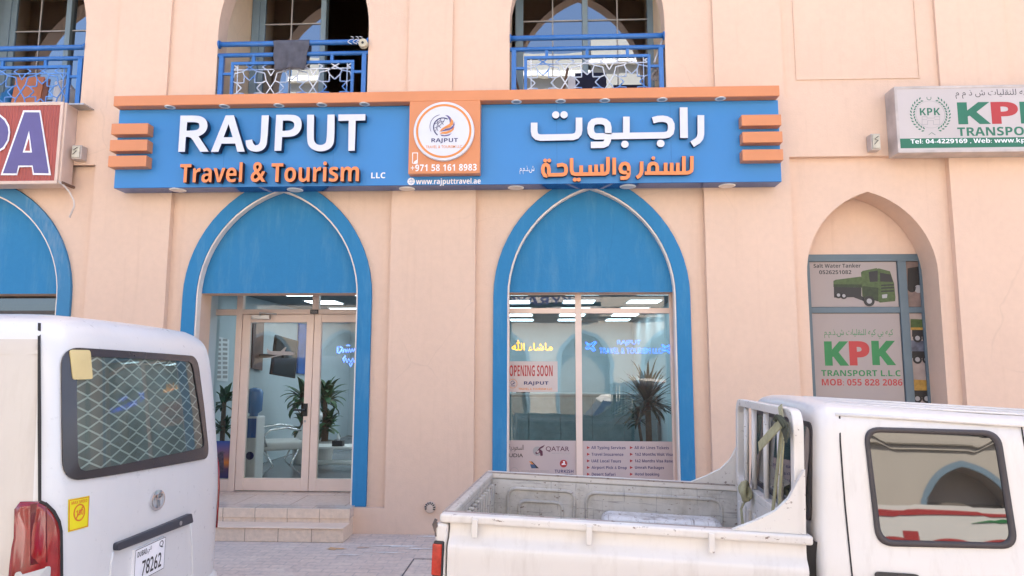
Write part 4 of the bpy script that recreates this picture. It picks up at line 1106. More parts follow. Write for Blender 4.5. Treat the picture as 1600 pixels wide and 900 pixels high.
def railing(b, label, blue):
    cx, a = UP[b]; Yr = .06
    t = thing('balcony_railing', label, 'railing', (cx, Yr, 4.262), group='blue balcony railings with star lattice')
    zh = {1: 5.487, 2: 5.487, 3: 5.493}[b] - 4.262; z2 = zh - .135; z3 = zh - .222
    hr = MB(); hr.tube([(-a + .004, 0, zh), (a - .004, 0, zh)], .030, 12)
    hr.disc((-a + .004, 0, zh), .05, .045, .0, .014, 16, 'x'); hr.disc((a - .018, 0, zh), .045, .05, .0, .014, 16, 'x')
    hr.build('handrail', M['rail_blue'], t, smooth=True)
    MB().tube([(-a + .004, 0, z2), (a - .004, 0, z2)], .025, 12).build('top_rail', M['rail_blue'], t, smooth=True)
    fmb = MB(); w2 = a - .085; io = a - .165
    for s in (-1, 1):
        x_ = s * (a - .048)
        MB().box(x_ - .026, x_ + .026, -.022, .022, .001, z2 - .012).build('post', M['rail_blue'], t, bevel=.003)
        for zz in (z3 - .14, .12): MB().box(min(x_, s * io), max(x_, s * io), -.012, .012, zz - .014, zz + .014).build('stub', M['rail_blue'], t)
    for s in (-.5, 0, .5):
        MB().box(s * 1.15 * w2 - .017, s * 1.15 * w2 + .017, -.014, .014, z3, z2 - .012).build('stub', M['rail_blue'], t)
    fmb.box(-io, io, -.017, .017, z3 - .034, z3); fmb.box(-io, io, -.017, .017, .06, .09)
    fmb.box(-io, -io + .034, -.016, .016, .09, z3 - .034); fmb.box(io - .034, io, -.016, .016, .09, z3 - .034)
    fmb.build('panel_frame', M['rail_blue'], t, bevel=.003)
    zc = (.09 + z3 - .034) / 2; lw, lh = 2 * io - .068, z3 - .124
    lm = MB()
    for q, ((x0, y0), (x1, y1)) in enumerate(star_lattice(lw, lh, .50)):
        lm.stroke([(x0, y0 + zc), (x1, y1 + zc)], .012, -.004 - (q % 7) * .0003, .004, 0, 0)
    for q in (-lw / 2 + .045, lw / 2 - .045): lm.box(q - .005, q + .005, -.005, .005, .09, z3 - .034)
    lm.box(-lw / 2, lw / 2, -.0052, .0052, z3 - .10, z3 - .088)
    lm.build('lattice', M['lattice_blue'] if blue else M['lattice_white'], t)
railing(1, 'blue balcony railing with blue star lattice above the red sign', True)
railing(2, 'blue balcony railing with a grey cloth over it, left above the blue sign', False)
railing(3, 'blue balcony railing without any cloth, right above the blue sign', False)

# ------------------------------------------------------------------ things on the balconies
M['cloth_grey'] = plain('grey_cloth', (0.085, 0.085, 0.105), 0.9, var=.22, scale=9, bump=.5, bscale=40)
M['cloth_navy'] = plain('navy_cloth', (0.010, 0.012, 0.035), 0.9, var=.2, scale=9)
M['cloth_white'] = plain('white_cloth', (0.62, 0.62, 0.66), 0.9, var=.1, scale=6)
M['board_orange'] = plain('orange_board', (0.56, 0.20, 0.10), 0.7, var=.12, scale=4)
def drape(xa, xb, zt_, zb_f, zb_b, Y, name, mat, label, cat, seed=0, r=.036, taper=0.0):
    rnd = random.Random(seed); ph_ = [rnd.uniform(0, 6) for _ in range(4)]
    prof = [(-r - .01, zb_f + (zt_ - zb_f) * k / 12) for k in range(13)] + [(-r * math.cos(R(t)), zt_ + r * math.sin(R(t))) for t in (30, 60, 90, 120, 150)] + [(r + .01, zt_ - (zt_ - zb_b) * k / 10) for k in range(11)]
    nu = 26
    def fn(i, j):
        s = i / nu; y, z = prof[j]
        dep = max(0, (zt_ - z)) / max(.01, zt_ - zb_f)
        wv = .018 * dep * (math.sin(s * 11 + ph_[0] + dep) + .6 * math.sin(s * 23 + ph_[1]))
        xc = xa + (xb - xa) * (s + taper * dep * (.5 - s))
        return (xc + .006 * math.sin(z * 30 + ph_[2]), Y + y - abs(wv) * (1 if y < 0 else -1) - (.006 * dep if y < 0 else 0), z + .012 * math.sin(s * 7 + ph_[3]) * dep)
    o = MB().grid(fn, nu, len(prof) - 1).build(name, mat, smooth=True)
    so_ = o.modifiers.new('thick', 'SOLIDIFY'); so_.thickness = .006
    return tag(o, label, cat)
drape(P(428, 62, .03)[0], P(484, 62, .03)[0], 5.487, P(455, 108, .0)[1], 5.20, .06, 'cloth', M['cloth_grey'], 'dark grey cloth hung over the handrail of the middle left balcony', 'cloth', 3, taper=.16)
c = P(568, 69, .0)
rl = thing('cable_reel', 'small cream cable reel hanging at the end of the balcony handrail', 'reel', (c[0], -.01, c[1]))
MB().lathe((0, 0, 0), [(.048, -.03), (.052, -.024), (.052, -.014), (.03, -.012), (.03, .012), (.052, .014), (.052, .024)], 26, 'y').build('spool', plain('cream_plastic', (0.50, 0.45, 0.33), 0.5), rl)
MB().disc((0, 0, 0), .015, .015, -.034, -.0305, 14).build('hub', M['black'], rl)
wb = MB()
for u0 in (548, 556, 562):
    p = [P(u0 + 5 * math.sin(k * 1.1), 57 + k * 2.0, .02) for k in range(7)]
    wb.tube([(q[0], .02 - .012 * (k % 2), q[1]) for k, q in enumerate(p)], .0035, 5)
tag(wb.build('wire_loops', M['white_print']), 'thin white wire looped round the handrail beside the cable reel', 'wire')
def leaning(name, u0, v0, u1, v1, Y, th, mat, label, cat, zb=4.262, skew=0):
    x0, z1 = P(u0, v0, Y); x1 = P(u1, v0, Y)[0]
    m = MB()
    m.add([(x0, Y, zb), (x1, Y, zb), (x1 + skew, Y + .12, z1), (x0 + skew, Y + .12, z1), (x0, Y + th, zb), (x1, Y + th, zb), (x1 + skew, Y + .12 + th, z1), (x0 + skew, Y + .12 + th, z1)],
          [(0, 1, 2, 3), (7, 6, 5, 4), (0, 4, 5, 1), (1, 5, 6, 2), (2, 6, 7, 3), (3, 7, 4, 0)])
    return tag(m.build(name, mat, bevel=.004), label, cat)
leaning('board', 13, 114, 58, 160, .28, .025, M['board_orange'], 'orange board standing on the far left balcony behind the railing', 'board')
leaning('board', 59, 117, 67, 160, .24, .02, plain('brown_board', (0.20, 0.075, 0.05), 0.7), 'narrow brown board beside the orange one on the far left balcony', 'board')
def heap(u0, u1, v0, Y, mat, label, name, cat, seed, zb=4.262, depth=.2):
    x0, x1 = P(u0, v0, Y)[0], P(u1, v0, Y)[0]; zt_ = P((u0 + u1) / 2, v0, Y)[1]
    rnd = random.Random(seed); f = [rnd.uniform(2, 6) for _ in range(6)]
    def fn(i, j):
        a = 2 * PI * i / 22; t = j / 9
        q = 1 - .35 * t ** 2 if t < 1 else .0
        bx_ = 1 + .10 * math.sin(3 * a + f[0] + 5 * t) + .06 * math.sin(5 * a + f[1])
        return ((x0 + x1) / 2 + (x1 - x0) / 2 * q * bx_ * math.cos(a), Y + depth + depth * q * bx_ * math.sin(a), zb + (zt_ - zb) * min(1, t * 1.02) * (1 + .05 * math.sin(2 * a + f[2]) * t))
    return tag(MB().grid(fn, 22, 9).build(name, mat, smooth=True), label, cat)
heap(72, 102, 118, .30, M['cloth_white'], 'heap of white laundry on the far left balcony behind the lattice', 'laundry', 'laundry', 1)
heap(-12, 12, 126, .30, plain('blue_plastic', (0.02, 0.17, 0.42), 0.4), 'round blue plastic tub on the far left balcony', 'tub', 'tub', 2)
leaning('folded_cloth', 902, 107, 951, 140, .30, .10, M['cloth_navy'], 'navy blue folded cloth standing behind the middle of the right balcony lattice', 'cloth', skew=-.02)
leaning('folded_cloth', 960, 126, 1012, 140, .34, .10, M['cloth_navy'], 'low dark cloth bundle behind the right end of the balcony lattice', 'cloth')
leaning('folded_cloth', 882, 112, 900, 140, .30, .06, M['cloth_white'], 'pale cloth beside the navy cloth on the right balcony', 'cloth', skew=.05)
for (u0, v0, u1, v1, Y, r, mat, label) in ((803, 112, 813, 150, .16, .012, 'rust', 'brown stick leaning at the left end of the right balcony'), (887, 105, 880, 145, .2, .016, 'rust2', 'dark stick leaning in the middle of the right balcony'), (1036, 60, 1022, 98, .1, .012, 'grey', 'pale tied strip at the right end of the right balcony railing')):
    a, b = P(u0, v0, Y), P(u1, v1, Y)
    tag(MB().tube([(a[0], Y + .03, a[1]), (b[0], Y, b[1])], r, 7).build('stick', M['cloth_white'] if mat == 'grey' else plain('stick_wood', (0.13, 0.075, 0.05), 0.7)), label, 'stick')
c0 = P(1020, 112, .16)
hp = MB()
for k in range(7):
    a = k * .9; hp.tube([(c0[0] + .05 * math.cos(a + q * .5), .16 + .02 * math.sin(q + k), c0[1] + .06 * math.sin(a + q * .7) - .01 * k) for q in range(7)], .010, 5)
tag(hp.build('rope_bundle', plain('rope', (0.42, 0.40, 0.42), 0.9, var=.3, scale=20)), 'tangled grey rope at the right end of the right balcony', 'rope')
# curtains behind the far left balcony window
cx, a = UP[1]
def cfn(i, j): return (cx - .15 + i * .02, 1.15 + .035 * math.sin(i * .9) + .012 * math.sin(i * 2.3), 4.3 + j * .26)
tag(MB().grid(cfn, 60, 10).build('curtain', plain('grey_curtain', (0.30, 0.27, 0.24), 0.9, var=.1), smooth=True), 'grey curtain hanging behind the far left balcony window', 'curtain')
# vent cap low on the wall
c = P(672, 793, -.03)
vt = thing('vent_cap', 'small round louvred vent cap low on the beige wall', 'vent', (c[0], 0, c[1]))
MB().lathe((0, 0, 0), [(.058, -.001), (.058, -.03), (.050, -.042), (.02, -.048)], 28, 'y').build('cap', plain('vent_cream', (0.60, 0.47, 0.38), 0.5), vt)
sm_ = MB()
for k in range(9):
    a_ = R(-20 + k * 27); r0, r1 = .034, .057
    ux, uz = math.cos(a_), math.sin(a_)
    sm_.add([(ux * r0 - uz * .005, -.0495, uz * r0 + ux * .005), (ux * r0 + uz * .005, -.0495, uz * r0 - ux * .005), (ux * r1 + uz * .008, -.040, uz * r1 - ux * .008), (ux * r1 - uz * .008, -.040, uz * r1 + ux * .008)], [(0, 1, 2, 3)])
sm_.build('louvre', M['black'], vt)

# ------------------------------------------------------------------ vinyl, posters and lettering on the shop window
YV = YW - .006
def D1(zx, zy): return 760 + zx / 5.625, 440 + zy / 5.625
def D2(zx, zy): return 760 + zx / 5.625, 600 + zy / 5.625
def D3(zx, zy): return 910 + zx / 5.625, 440 + zy / 5.625
def D4(zx, zy): return 910 + zx / 5.625, 600 + zy / 5.625
def sheet(u0, v0, u1, v1, Y, mat, name, label, cat='poster', th=.002):
    x0, z1 = P(u0, v0, Y); x1, z0 = P(u1, v1, Y)
    return tag(MB().box(x0, x1, Y, Y + th, z0, z1).build(name, mat), label, cat)
pz = P(850, 688.3, YV)[1]
vn1 = tag(MB().box(X(796.5, 480) + .001, xm0 - .001, YV, YV + .002, zlow + .002, pz).build('window_vinyl', M['vinyl']), 'frosted strip of airline logos along the bottom of the left window pane', 'window vinyl')
vn2 = tag(MB().box(xm1 + .001, xr0 - .001, YV, YV + .002, zlow + .002, P(980, 689.5, YV)[1]).build('window_vinyl', M['vinyl']), 'frosted strip listing travel services along the bottom of the right window pane', 'window vinyl')
op = tag(MB().box(X(796.5, 480) + .001, P(871.3, 590, YV)[0], YV, YV + .002, P(830, 612.5, YV)[1], P(830, 564.6, YV)[1]).build('poster', M['paper']), 'OPENING SOON poster with a travel logo on the left window pane', 'poster')
YT_ = YV - .0008
def dt(par, body, D, a, b, c, d, mat, bold=.012, spacing=1.0): return wall_text(body, (*D(a, b), *D(c, d)), YT_, mat, par, 'lettering', bold=bold, spacing=spacing)
dt(op, 'OPENING SOON', D1, 203, 735, 582, 832, M['red_print'], .018)
dt(op, 'RAJPUT', D1, 330, 877, 545, 914, M['navy_print'], .035)
dt(op, 'TRAVEL & TOURISM LLC', D2, 282, 34, 578, 53, M['orange_print'], .015)
c = P(*D1(232, 897), YT_)
em = ring(MB(), c[0], c[1], .046, .051, YT_ - .0003, YT_, 28); em.build('emblem', M['orange_print'], op)
em = MB(); em.stroke([(c[0] + .022 * math.cos(R(t)), c[1] + .008 + .022 * math.sin(R(t))) for t in range(40, 260, 24)], .006, YT_ - .0003, YT_)
em.prism([(c[0] - .012, c[1] - .014), (c[0] + .024, c[1] + .006), (c[0] + .024, c[1] + .018), (c[0] + .002, c[1] + .006)], YT_ - .0006, YT_)
em.box(c[0] - .025, c[0] + .025, YT_ - .0003, YT_, c[1] - .028, c[1] - .022); em.build('emblem', M['navy_print'], op)
dt(vn1, ar('السعودية'), D2, 196, 532, 328, 592, M['black_print'], 0)
dt(vn1, 'UDIA', D2, 200, 611, 322, 644, M['black_print'], .01)
dt(vn1, 'QATAR', D2, 522, 549, 728, 598, plain('plum_print', (0.10, 0.02, 0.05), 0.5), .005)
dt(vn1, 'AIRWAYS ' + ar('القطرية'), D2, 572, 603, 735, 620, M['grey_print'], .0)
def dsh(par, D, poly, mat, k=0, name='emblem'): return MB().prism([P(*D(a, b), YT_ - .0003) for a, b in poly], YT_ - .0003 - k * .0003, YT_).build(name, mat, par)
MP = bpy.data.materials['plum_print']
c = P(*D2(448, 590), YT_); r_ = P(*D2(488, 590), YT_)[0] - c[0]
MB().disc((c[0], YT_, c[1]), r_, r_, -.0003, 0, 24).build('emblem', M['grey_print'], vn1)
dsh(vn1, D2, [(515, 534), (500, 556), (470, 572), (494, 590), (496, 628), (476, 634), (470, 604), (440, 618), (428, 606), (452, 580), (470, 556)], MP, 2)
dsh(vn1, D2, [(440, 590), (462, 582), (464, 600), (444, 608)], M['vinyl'], 3)
dsh(vn1, D2, [(374, 680), (392, 680), (420, 706), (398, 706)], M['orange_print'], 1); dsh(vn1, D2, [(392, 680), (402, 680), (462, 741), (440, 741)], M['black_print'], 1)
dsh(vn1, D2, [(384, 706), (420, 706), (440, 741), (396, 741)], plain('indigo_print', (0.05, 0.10, 0.20), 0.5), 2)
dt(vn1, 'SOUTH AFRICAN AIRWAYS', D2, 310, 757, 550, 771, M['grey_print'], .0)
c = P(*D2(678, 700), YT_); r_ = P(*D2(711, 700), YT_)[0] - c[0]
MB().disc((c[0], YT_, c[1]), r_, r_, -.0003, 0, 28).build('emblem', M['red_print'], vn1)
dsh(vn1, D2, [(672, 676), (690, 680), (688, 700), (704, 708), (660, 712), (664, 698), (678, 696)], M['white_print'], 2)
dt(vn1, 'TURKISH', D2, 600, 753, 765, 781, M['navy_print'], .015)
dt(vn1, 'AIRLINES', D2, 690, 790, 765, 802, M['navy_print'], .0)
ringo = P(*D2(246, 770), YT_); ring(MB(), ringo[0], ringo[1], .042, .046, YT_ - .0003, YT_, 24).build('emblem', M['grey_print'], vn1)
for col, x0_, items in ((0, 40, (('All Typing Services', 78, 380), ('Travel Insuarence', 80, 360), ('UAE Local Tours', 80, 340), ('Airport Pick & Drop', 80, 390), ('Desert Safari', 82, 290))),
                        (1, 418, (('All Air Lines Tickets', 457, 760), ('1&2 Months Visit Visa', 462, 795), ('1&2 Months Visa Rene', 460, 802), ('Umrah Packages', 462, 718), ('Hotel booking', 462, 675)))):
    for k, (body, a, b) in enumerate(items):
        y_ = 546 + 58.3 * k
        dsc = 7 if any(ch in body for ch in 'gpy') else 0
        dt(vn2, body, D4, a, y_, min(b, 796), y_ + 27 + dsc, M['navy_print'], .02)
        dsh(vn2, D4, [(x0_, y_), (x0_ + 26, y_ + 13), (x0_, y_ + 27)], M['red_print'], 0, 'arrow_mark')

# ------------------------------------------------------------------ neon signs inside
M['neon_orange'] = emit('neon_orange', (1.0, 0.34, 0.03), 0.75)
M['neon_blue'] = emit('neon_blue', (0.05, 0.17, 1.0), 0.8)
M['neon_halo'] = plain('neon_acrylic', (0.5, 0.45, 0.4), 0.3)
YN_ = YW + .10
ng = wall_text('\uFDF2 ' + ar('ماشاء'), (*D1(222, 512), *D1(582, 610)), YN_, M['neon_orange'], None, 'neon_sign', depth=.012, bold=.012)
tag(ng, 'glowing orange Arabic neon sign behind the left window pane', 'neon sign')
nb = thing('neon_sign', 'glowing blue neon TRAVEL & TOURISM LLC sign behind the right window pane', 'neon sign', (0, 0, 0))
wall_text('RAJPUT', (*D3(308, 515), *D3(512, 562)), YN_, M['neon_blue'], nb, 'lettering', depth=.01, bold=-.01)
wall_text('TRAVEL & TOURISM LLC', (*D3(150, 583), *D3(700, 632)), YN_, M['neon_blue'], nb, 'lettering', depth=.01, bold=-.012)
for ox, oy in ((75, 565), (745, 585)):
    pm_ = MB()
    for path in ([(-45, -30), (-10, -10), (38, -38), (48, -30), (14, 2)], [(14, 2), (38, 40), (24, 48), (-6, 16)], [(-6, 16), (-36, 30), (-48, 16), (-20, 4), (-45, -30)]):
        pm_.tube([(P(*D3(ox + a, oy + b), YN_)[0], YN_, P(*D3(ox + a, oy + b), YN_)[1]) for a, b in path], .006, 6)
    pm_.build('plane_outline', M['neon_blue'], nb)
nd = thing('neon_sign', 'glowing pale blue script neon sign behind the right door leaf', 'neon sign', (0, 0, 0))
M['neon_pale'] = emit('neon_pale_blue', (0.12, 0.22, 1.0), 0.7)
def script(zps, Y, r, par):
    pth = []
    for a, b in zps:
        q = P(440 + a / 5, 440 + b / 5, Y); pth.append((q[0], Y, q[1]))
    MB().tube(pth, r, 6).build('tube', M['neon_pale'], par)
YE = YD + .12
script([(440, 508), (436, 556), (448, 560), (470, 536), (474, 516), (456, 508)], YE, .009, nd)
script([(480, 556), (486, 530), (498, 528), (504, 552), (514, 528), (520, 552), (532, 526), (540, 550), (552, 524), (560, 548), (574, 520), (586, 546), (600, 516)], YE, .008, nd)
script([(500, 578), (480, 604), (486, 630), (500, 600), (514, 632), (524, 604), (540, 630), (556, 600), (566, 628), (584, 596)], YE, .008, nd)
script([(508, 500), (520, 496), (534, 500)], YE, .006, nd); script([(528, 640), (540, 664), (552, 636)], YE, .007, nd)

# ------------------------------------------------------------------ things in the shop
def PXW(u, v, Xc):
    d = ray(u, v); t = (Xc - CAMLOC.x) / d.x; p = CAMLOC + d * t
    return p.y, p.z
def wallquad(cs, th, name, mat, label, cat, Xc=-4.342):
    Q = [PXW(u, v, Xc) for u, v in cs]
    V = [(Xc + th, y, z) for y, z in Q] + [(Xc, y, z) for y, z in Q]
    return tag(MB().add(V, [(0, 1, 2, 3), (0, 4, 5, 1), (1, 5, 6, 2), (2, 6, 7, 3), (3, 7, 4, 0)]).build(name, mat), label, cat)
M['amber_print'] = plain('amber_print', (0.13, 0.055, 0.04), 0.4, var=.5, scale=4)
M['sea_print'] = plain('sea_print', (0.03, 0.12, 0.42), 0.4, var=.4, scale=2)
nt1 = wallquad([(336.5, 524), (357.5, 531), (355.5, 596), (334.5, 594)], .006, 'notice_sheets', M['white_print'], 'sheets of paper pinned on the white wall inside the side light', 'notices')
wallquad([(393, 505), (410, 504), (407, 579), (391, 575)], .03, 'wall_picture', M['amber_print'], 'tall dark amber picture on the white wall left of the screen', 'picture')
wallquad([(466, 505), (479.5, 507), (477, 585), (463, 583)], .03, 'wall_picture', M['sea_print'], 'tall blue picture on the white wall right of the screen', 'picture')
lq = MB()
for i in range(9):
    for j in range(2):
        u0, v0 = 338 + j * 10, 529 + i * 7.2
        a, b = PXW(u0, v0, -4.335), PXW(u0 + 7, v0 + 4.5, -4.335)
        lq.add([(-4.333, a[0], a[1]), (-4.333, b[0], a[1]), (-4.333, b[0], b[1]), (-4.333, a[0], b[1])], [(0, 1, 2, 3)])
lq.build('printed_lines', M['grey_print'], nt1)
tv = thing('wall_screen', 'dark flat screen tilted on a bracket on the left shop wall', 'screen', (0, 0, 0))
def hexa(cs, d, mb=None):
    V = [Vector(at(u, v, Y)) for u, v, Y in cs]; n = (V[1] - V[0]).cross(V[3] - V[0]).normalized() * d
    return (mb or MB()).add([tuple(p) for p in V] + [tuple(p + n) for p in V], [(0, 1, 2, 3), (7, 6, 5, 4), (0, 4, 5, 1), (1, 5, 6, 2), (2, 6, 7, 3), (3, 7, 4, 0)])
hexa([(432, 523, 2.75), (466.7, 533, 3.1), (461.5, 591.5, 3.1), (423.5, 585, 2.75)], .05).build('housing', M['black'], tv, bevel=.006)
hexa([(434, 526, 2.735), (465, 535, 3.085), (460, 589, 3.085), (426.5, 583, 2.735)], .004).build('display', darkglass('screen_glass', (0.025, 0.035, 0.042), 1.5), tv)
MB().tube([at(445, 556, 2.85), at(445, 556, 2.85) + Vector((-.5, .1, 0))], .03, 8).build('bracket', M['black'], tv)
ad = MB()
YA = YD - .006
AZ = lambda a, b: P(300 + a / 5, 440 + b / 5, YA)
ad.prism([AZ(a, b) for a, b in [(585, 520), (612, 542), (770, 546), (800, 556), (800, 568), (770, 576), (640, 572), (596, 566), (586, 556)]], YA, YA + .002)
ad.prism([AZ(a, b) for a, b in [(690, 546), (728, 512), (738, 514), (722, 546)]], YA - .0005, YA + .002); ad.prism([AZ(a, b) for a, b in [(665, 574), (710, 574), (620, 594), (580, 596)]], YA - .0005, YA + .002)
tag(ad.build('aeroplane_sticker', M['grey_print']), 'pale aeroplane sticker on the glass of the left door leaf', 'sticker')
sp = thing('window_poster', 'sunset poster of a sail-shaped tower low in the narrow side light', 'poster', (0, 0, 0))
m, nt_, N_, L_, B_ = newmat('sunset_print')
v_ = coords(N_, L_); sx_ = N_.new('ShaderNodeSeparateXYZ'); L_.new(v_, sx_.inputs[0])
mr = N_.new('ShaderNodeMapRange'); L_.new(sx_.outputs[2], mr.inputs[0])
zA, zB = P(345, 747, YA)[1], P(345, 689, YA)[1]
mr.inputs[1].default_value, mr.inputs[2].default_value = zA, zB
L_.new(ramp(N_, L_, mr.outputs[0], [(0.0, (0.03, 0.035, 0.12)), (0.25, (0.09, 0.05, 0.10)), (0.42, (0.62, 0.20, 0.03)), (0.58, (0.26, 0.12, 0.14)), (1.0, (0.03, 0.09, 0.34))]), B_.inputs['Base Color'])
MB().box(s0 + .002, s1 - .012, YA, YA + .002, zA, zB).build('print', m, sp)
tw = MB(); SZ_ = lambda a, b: P(300 + a / 5, 620 + b / 5, YA - .001)
tw.prism([SZ_(a, b) for a, b in [(240, 425), (246, 425), (250, 580), (178, 590), (176, 520), (190, 465), (212, 432)]], YA - .0016, YA - .0002)
tw.prism([SZ_(a, b) for a, b in [(165, 578), (256, 574), (236, 592), (180, 600)]], YA - .0024, YA - .0002); tw.prism([SZ_(a, b) for a, b in [(216, 440), (256, 434), (256, 440), (216, 448)]], YA - .003, YA - .0002)
tw.build('printed_tower', plain('print_slate', (0.09, 0.07, 0.10), 0.5, var=.5, scale=30), sp)
# visitor chair
M['chair_white'] = plain('white_leatherette', (0.74, 0.73, 0.70), 0.45, var=.03)
ch = thing('visitor_chair', 'white padded visitor chair with bent chrome arms inside the entrance', 'chair', (-3.64, 2.1, FLOOR), (0, 0, R(-62)))
MB().box(-.31, .31, -.28, .30, .36, .47).build('seat', M['chair_white'], ch, bevel=.035, seg=3, smooth=True)
bm_ = MB(); bm_.grid(lambda i, j: (-.31 + .062 * i, .26 + .018 * j + .02 * math.cos((i - 5) * .5), .44 + .036 * j - (.002 * (i - 5) ** 2 if j > 9 else 0)), 10, 12)
bk_ = bm_.build('backrest', M['chair_white'], ch, smooth=True); sd = bk_.modifiers.new('thick', 'SOLIDIFY'); sd.thickness = .07
for s in (-1, 1):
    MB().tube([(s * .33, .24, .62), (s * .33, .05, .66), (s * .33, -.16, .64), (s * .33, -.24, .56), (s * .33, -.20, .42)], .016, 8).build('armrest', M['chrome'], ch, smooth=True)
    MB().tube([(s * .29, -.22, .38), (s * .30, -.10, .16), (s * .30, -.26, .012)], .013, 8).build('leg', M['chrome'], ch, smooth=True)
    MB().tube([(s * .29, .22, .38), (s * .30, .12, .16), (s * .30, .28, .012)], .013, 8).build('leg', M['chrome'], ch, smooth=True)
# water dispenser
wx, wy = P(391, 700, 1.30)[0], 1.34
wd = thing('water_dispenser', 'white water dispenser with a blue front panel and bottle inside the left door', 'water dispenser', (wx, wy, FLOOR))
zt_ = P(391, 651, 1.25)[1] - FLOOR
MB().box(-.10, .10, -.11, .16, .005, zt_).build('cabinet', M['white'], wd, bevel=.02)
MB().box(-.02, .095, -.118, -.1105, zt_ - .26, zt_ - .02).build('tap_panel', plain('dispenser_blue', (0.03, 0.12, 0.36), 0.4), wd, bevel=.004)
MB().lathe((0, .02, zt_), [(.05, .001), (.05, .03), (.10, .07), (.105, .30), (.085, .34), (.02, .36)], 20).build('bottle', plain('bottle_blue', (0.10, 0.25, 0.52), 0.15), wd, smooth=True)
c_ = MB().disc((.03, -.1105, zt_ - .48), .05, .05, -.004, 0, 20).build('badge', M['navy_print'], wd)
# low table with tissue box
tx, ty = P(520, 700, 2.6)[0], 2.6
ztb = P(520, 697, 2.5)[1]
tb = thing('side_table', 'white low side table behind the right door leaf', 'table', (tx + .05, ty, FLOOR))
MB().box(-.42, .42, -.22, .22, ztb - FLOOR - .03, ztb - FLOOR).build('table_top', M['white'], tb, bevel=.004)
for s in (-1, 1):
    for q in (-1, 1): MB().box(s * .36 - .025, s * .36 + .025, q * .18 - .02, q * .18 + .02, .001, ztb - FLOOR - .03).build('leg', M['white'], tb)
MB().box(-.36, .36, -.17, .17, .10, .12).build('shelf', M['white'], tb)
tbx = thing('tissue_box', 'black tissue box on the white low side table', 'tissue box', (P(528.5, 692, 2.5)[0], 2.5, ztb))
MB().box(-.075, .075, -.06, .06, .001, .08).build('box', M['black'], tbx, bevel=.004)
MB().lathe((0, 0, .08), [(.02, 0), (.028, .03), (.012, .08), (.003, .1)], 8).build('tissue', M['white_print'], tbx)
# plants
def leafmat(name, c): return plain(name, c, 0.45, var=.35, scale=8)
M['leaf_d'] = leafmat('dracaena_leaf', (0.022, 0.055, 0.020)); M['leaf_b'] = leafmat('broad_leaf', (0.030, 0.11, 0.035))
M['bark'] = plain('plant_bark', (0.16, 0.10, 0.06), 0.9, var=.25, scale=20, bump=.6, bscale=50)
M['pot'] = plain('plant_pot', (0.55, 0.53, 0.50), 0.5)
def leaf(mb, p, yaw, pit, L_, w_, droop, n=7):
    p = Vector(p); V = []
    for k in range(n + 1):
        t = k / n; a = pit - droop * t * t
        wv = w_ * (math.sin(PI * min(1, .12 + .88 * t)) ** .8 if t < 1 else 0.02)
        d = Vector((math.cos(yaw) * math.cos(a), math.sin(yaw) * math.cos(a), math.sin(a)))
        sd_ = Vector((-math.sin(yaw), math.cos(yaw), 0)); up = d.cross(sd_)
        V += [p - sd_ * wv + up * wv * -.3, p, p + sd_ * wv + up * wv * -.3]
        p = p + d * (L_ / n)
    F = []
    for k in range(n): F += [(3 * k, 3 * k + 1, 3 * k + 4, 3 * k + 3), (3 * k + 1, 3 * k + 2, 3 * k + 5, 3 * k + 4)]
    mb.add(V, F)
def dracaena(x, y, zb, heads, label, mat, pot_h=.35, pot_r=.16, seed=0, nl=46, L0=.38, lw=.016, droop=1.5):
    rnd = random.Random(seed)
    t = thing('potted_plant', label, 'plant', (x, y, zb))
    MB().lathe((0, 0, 0), [(pot_r * .75, .001), (pot_r, pot_h), (pot_r * .92, pot_h), (pot_r * .9, pot_h - .03)], 24).build('pot', M['pot'], t)
    lm = MB(); tm = MB()
    for hx, hy, hz, sc in heads:
        tm.tube([(hx * .25, hy * .25, pot_h - .03), (hx * .6, hy * .6, hz * .5), (hx, hy, hz)], [.042 * sc + .006, .038 * sc, .034 * sc], 9)
        for k in range(int(nl * sc)):
            yaw = rnd.uniform(0, 2 * PI); pit = rnd.uniform(-.5, 1.45)
            leaf(lm, (hx, hy, hz + rnd.uniform(-.07, .06) * sc), yaw, pit, L0 * sc * rnd.uniform(.75, 1.15), lw * rnd.uniform(.8, 1.2), droop * rnd.uniform(.3, 1.1))
    tm.build('trunk', M['bark'], t, smooth=True); lm.build('foliage', mat, t, smooth=True)
    return t
yq = .95
x0, z0 = P(1012, 628, yq)
dracaena(x0 + .02, yq, FLOOR, [(-.02, 0, z0 - FLOOR, 1.0), (-.13, .04, P(998, 655, yq)[1] - FLOOR, .5)], 'spiky dracaena with a bare trunk behind the right window pane', M['leaf_d'], seed=4, nl=96, L0=.48, lw=.020, droop=1.0)
yq = 1.25; x0 = -3.80
dracaena(-4.03, 1.22, FLOOR, [(0, 0, P(345, 628, 1.1)[1] - FLOOR, .8), (-.02, .05, P(345, 672, 1.1)[1] - FLOOR, .7)], 'leafy potted plant behind the narrow side light', M['leaf_b'], seed=5, nl=34, L0=.30, lw=.034, droop=2.0)
for px_, seed, lab in ((458, 6, 'leafy potted plant behind the white chair, seen through the left door leaf'), (510, 8, 'leafy potted plant beside the low table, seen through the right door leaf')):
    y2 = 3.3
    x2 = P(px_ + (16 if px_ < 500 else -2), 640, y2)[0]
    dracaena(x2, y2, FLOOR, [(0, 0, P(px_, 622, y2)[1] - FLOOR, 1.0), (.03, .05, P(px_, 665, y2)[1] - FLOOR, .8)], lab, M['leaf_b'], seed=seed, nl=44, L0=.38, lw=.048, droop=2.0)
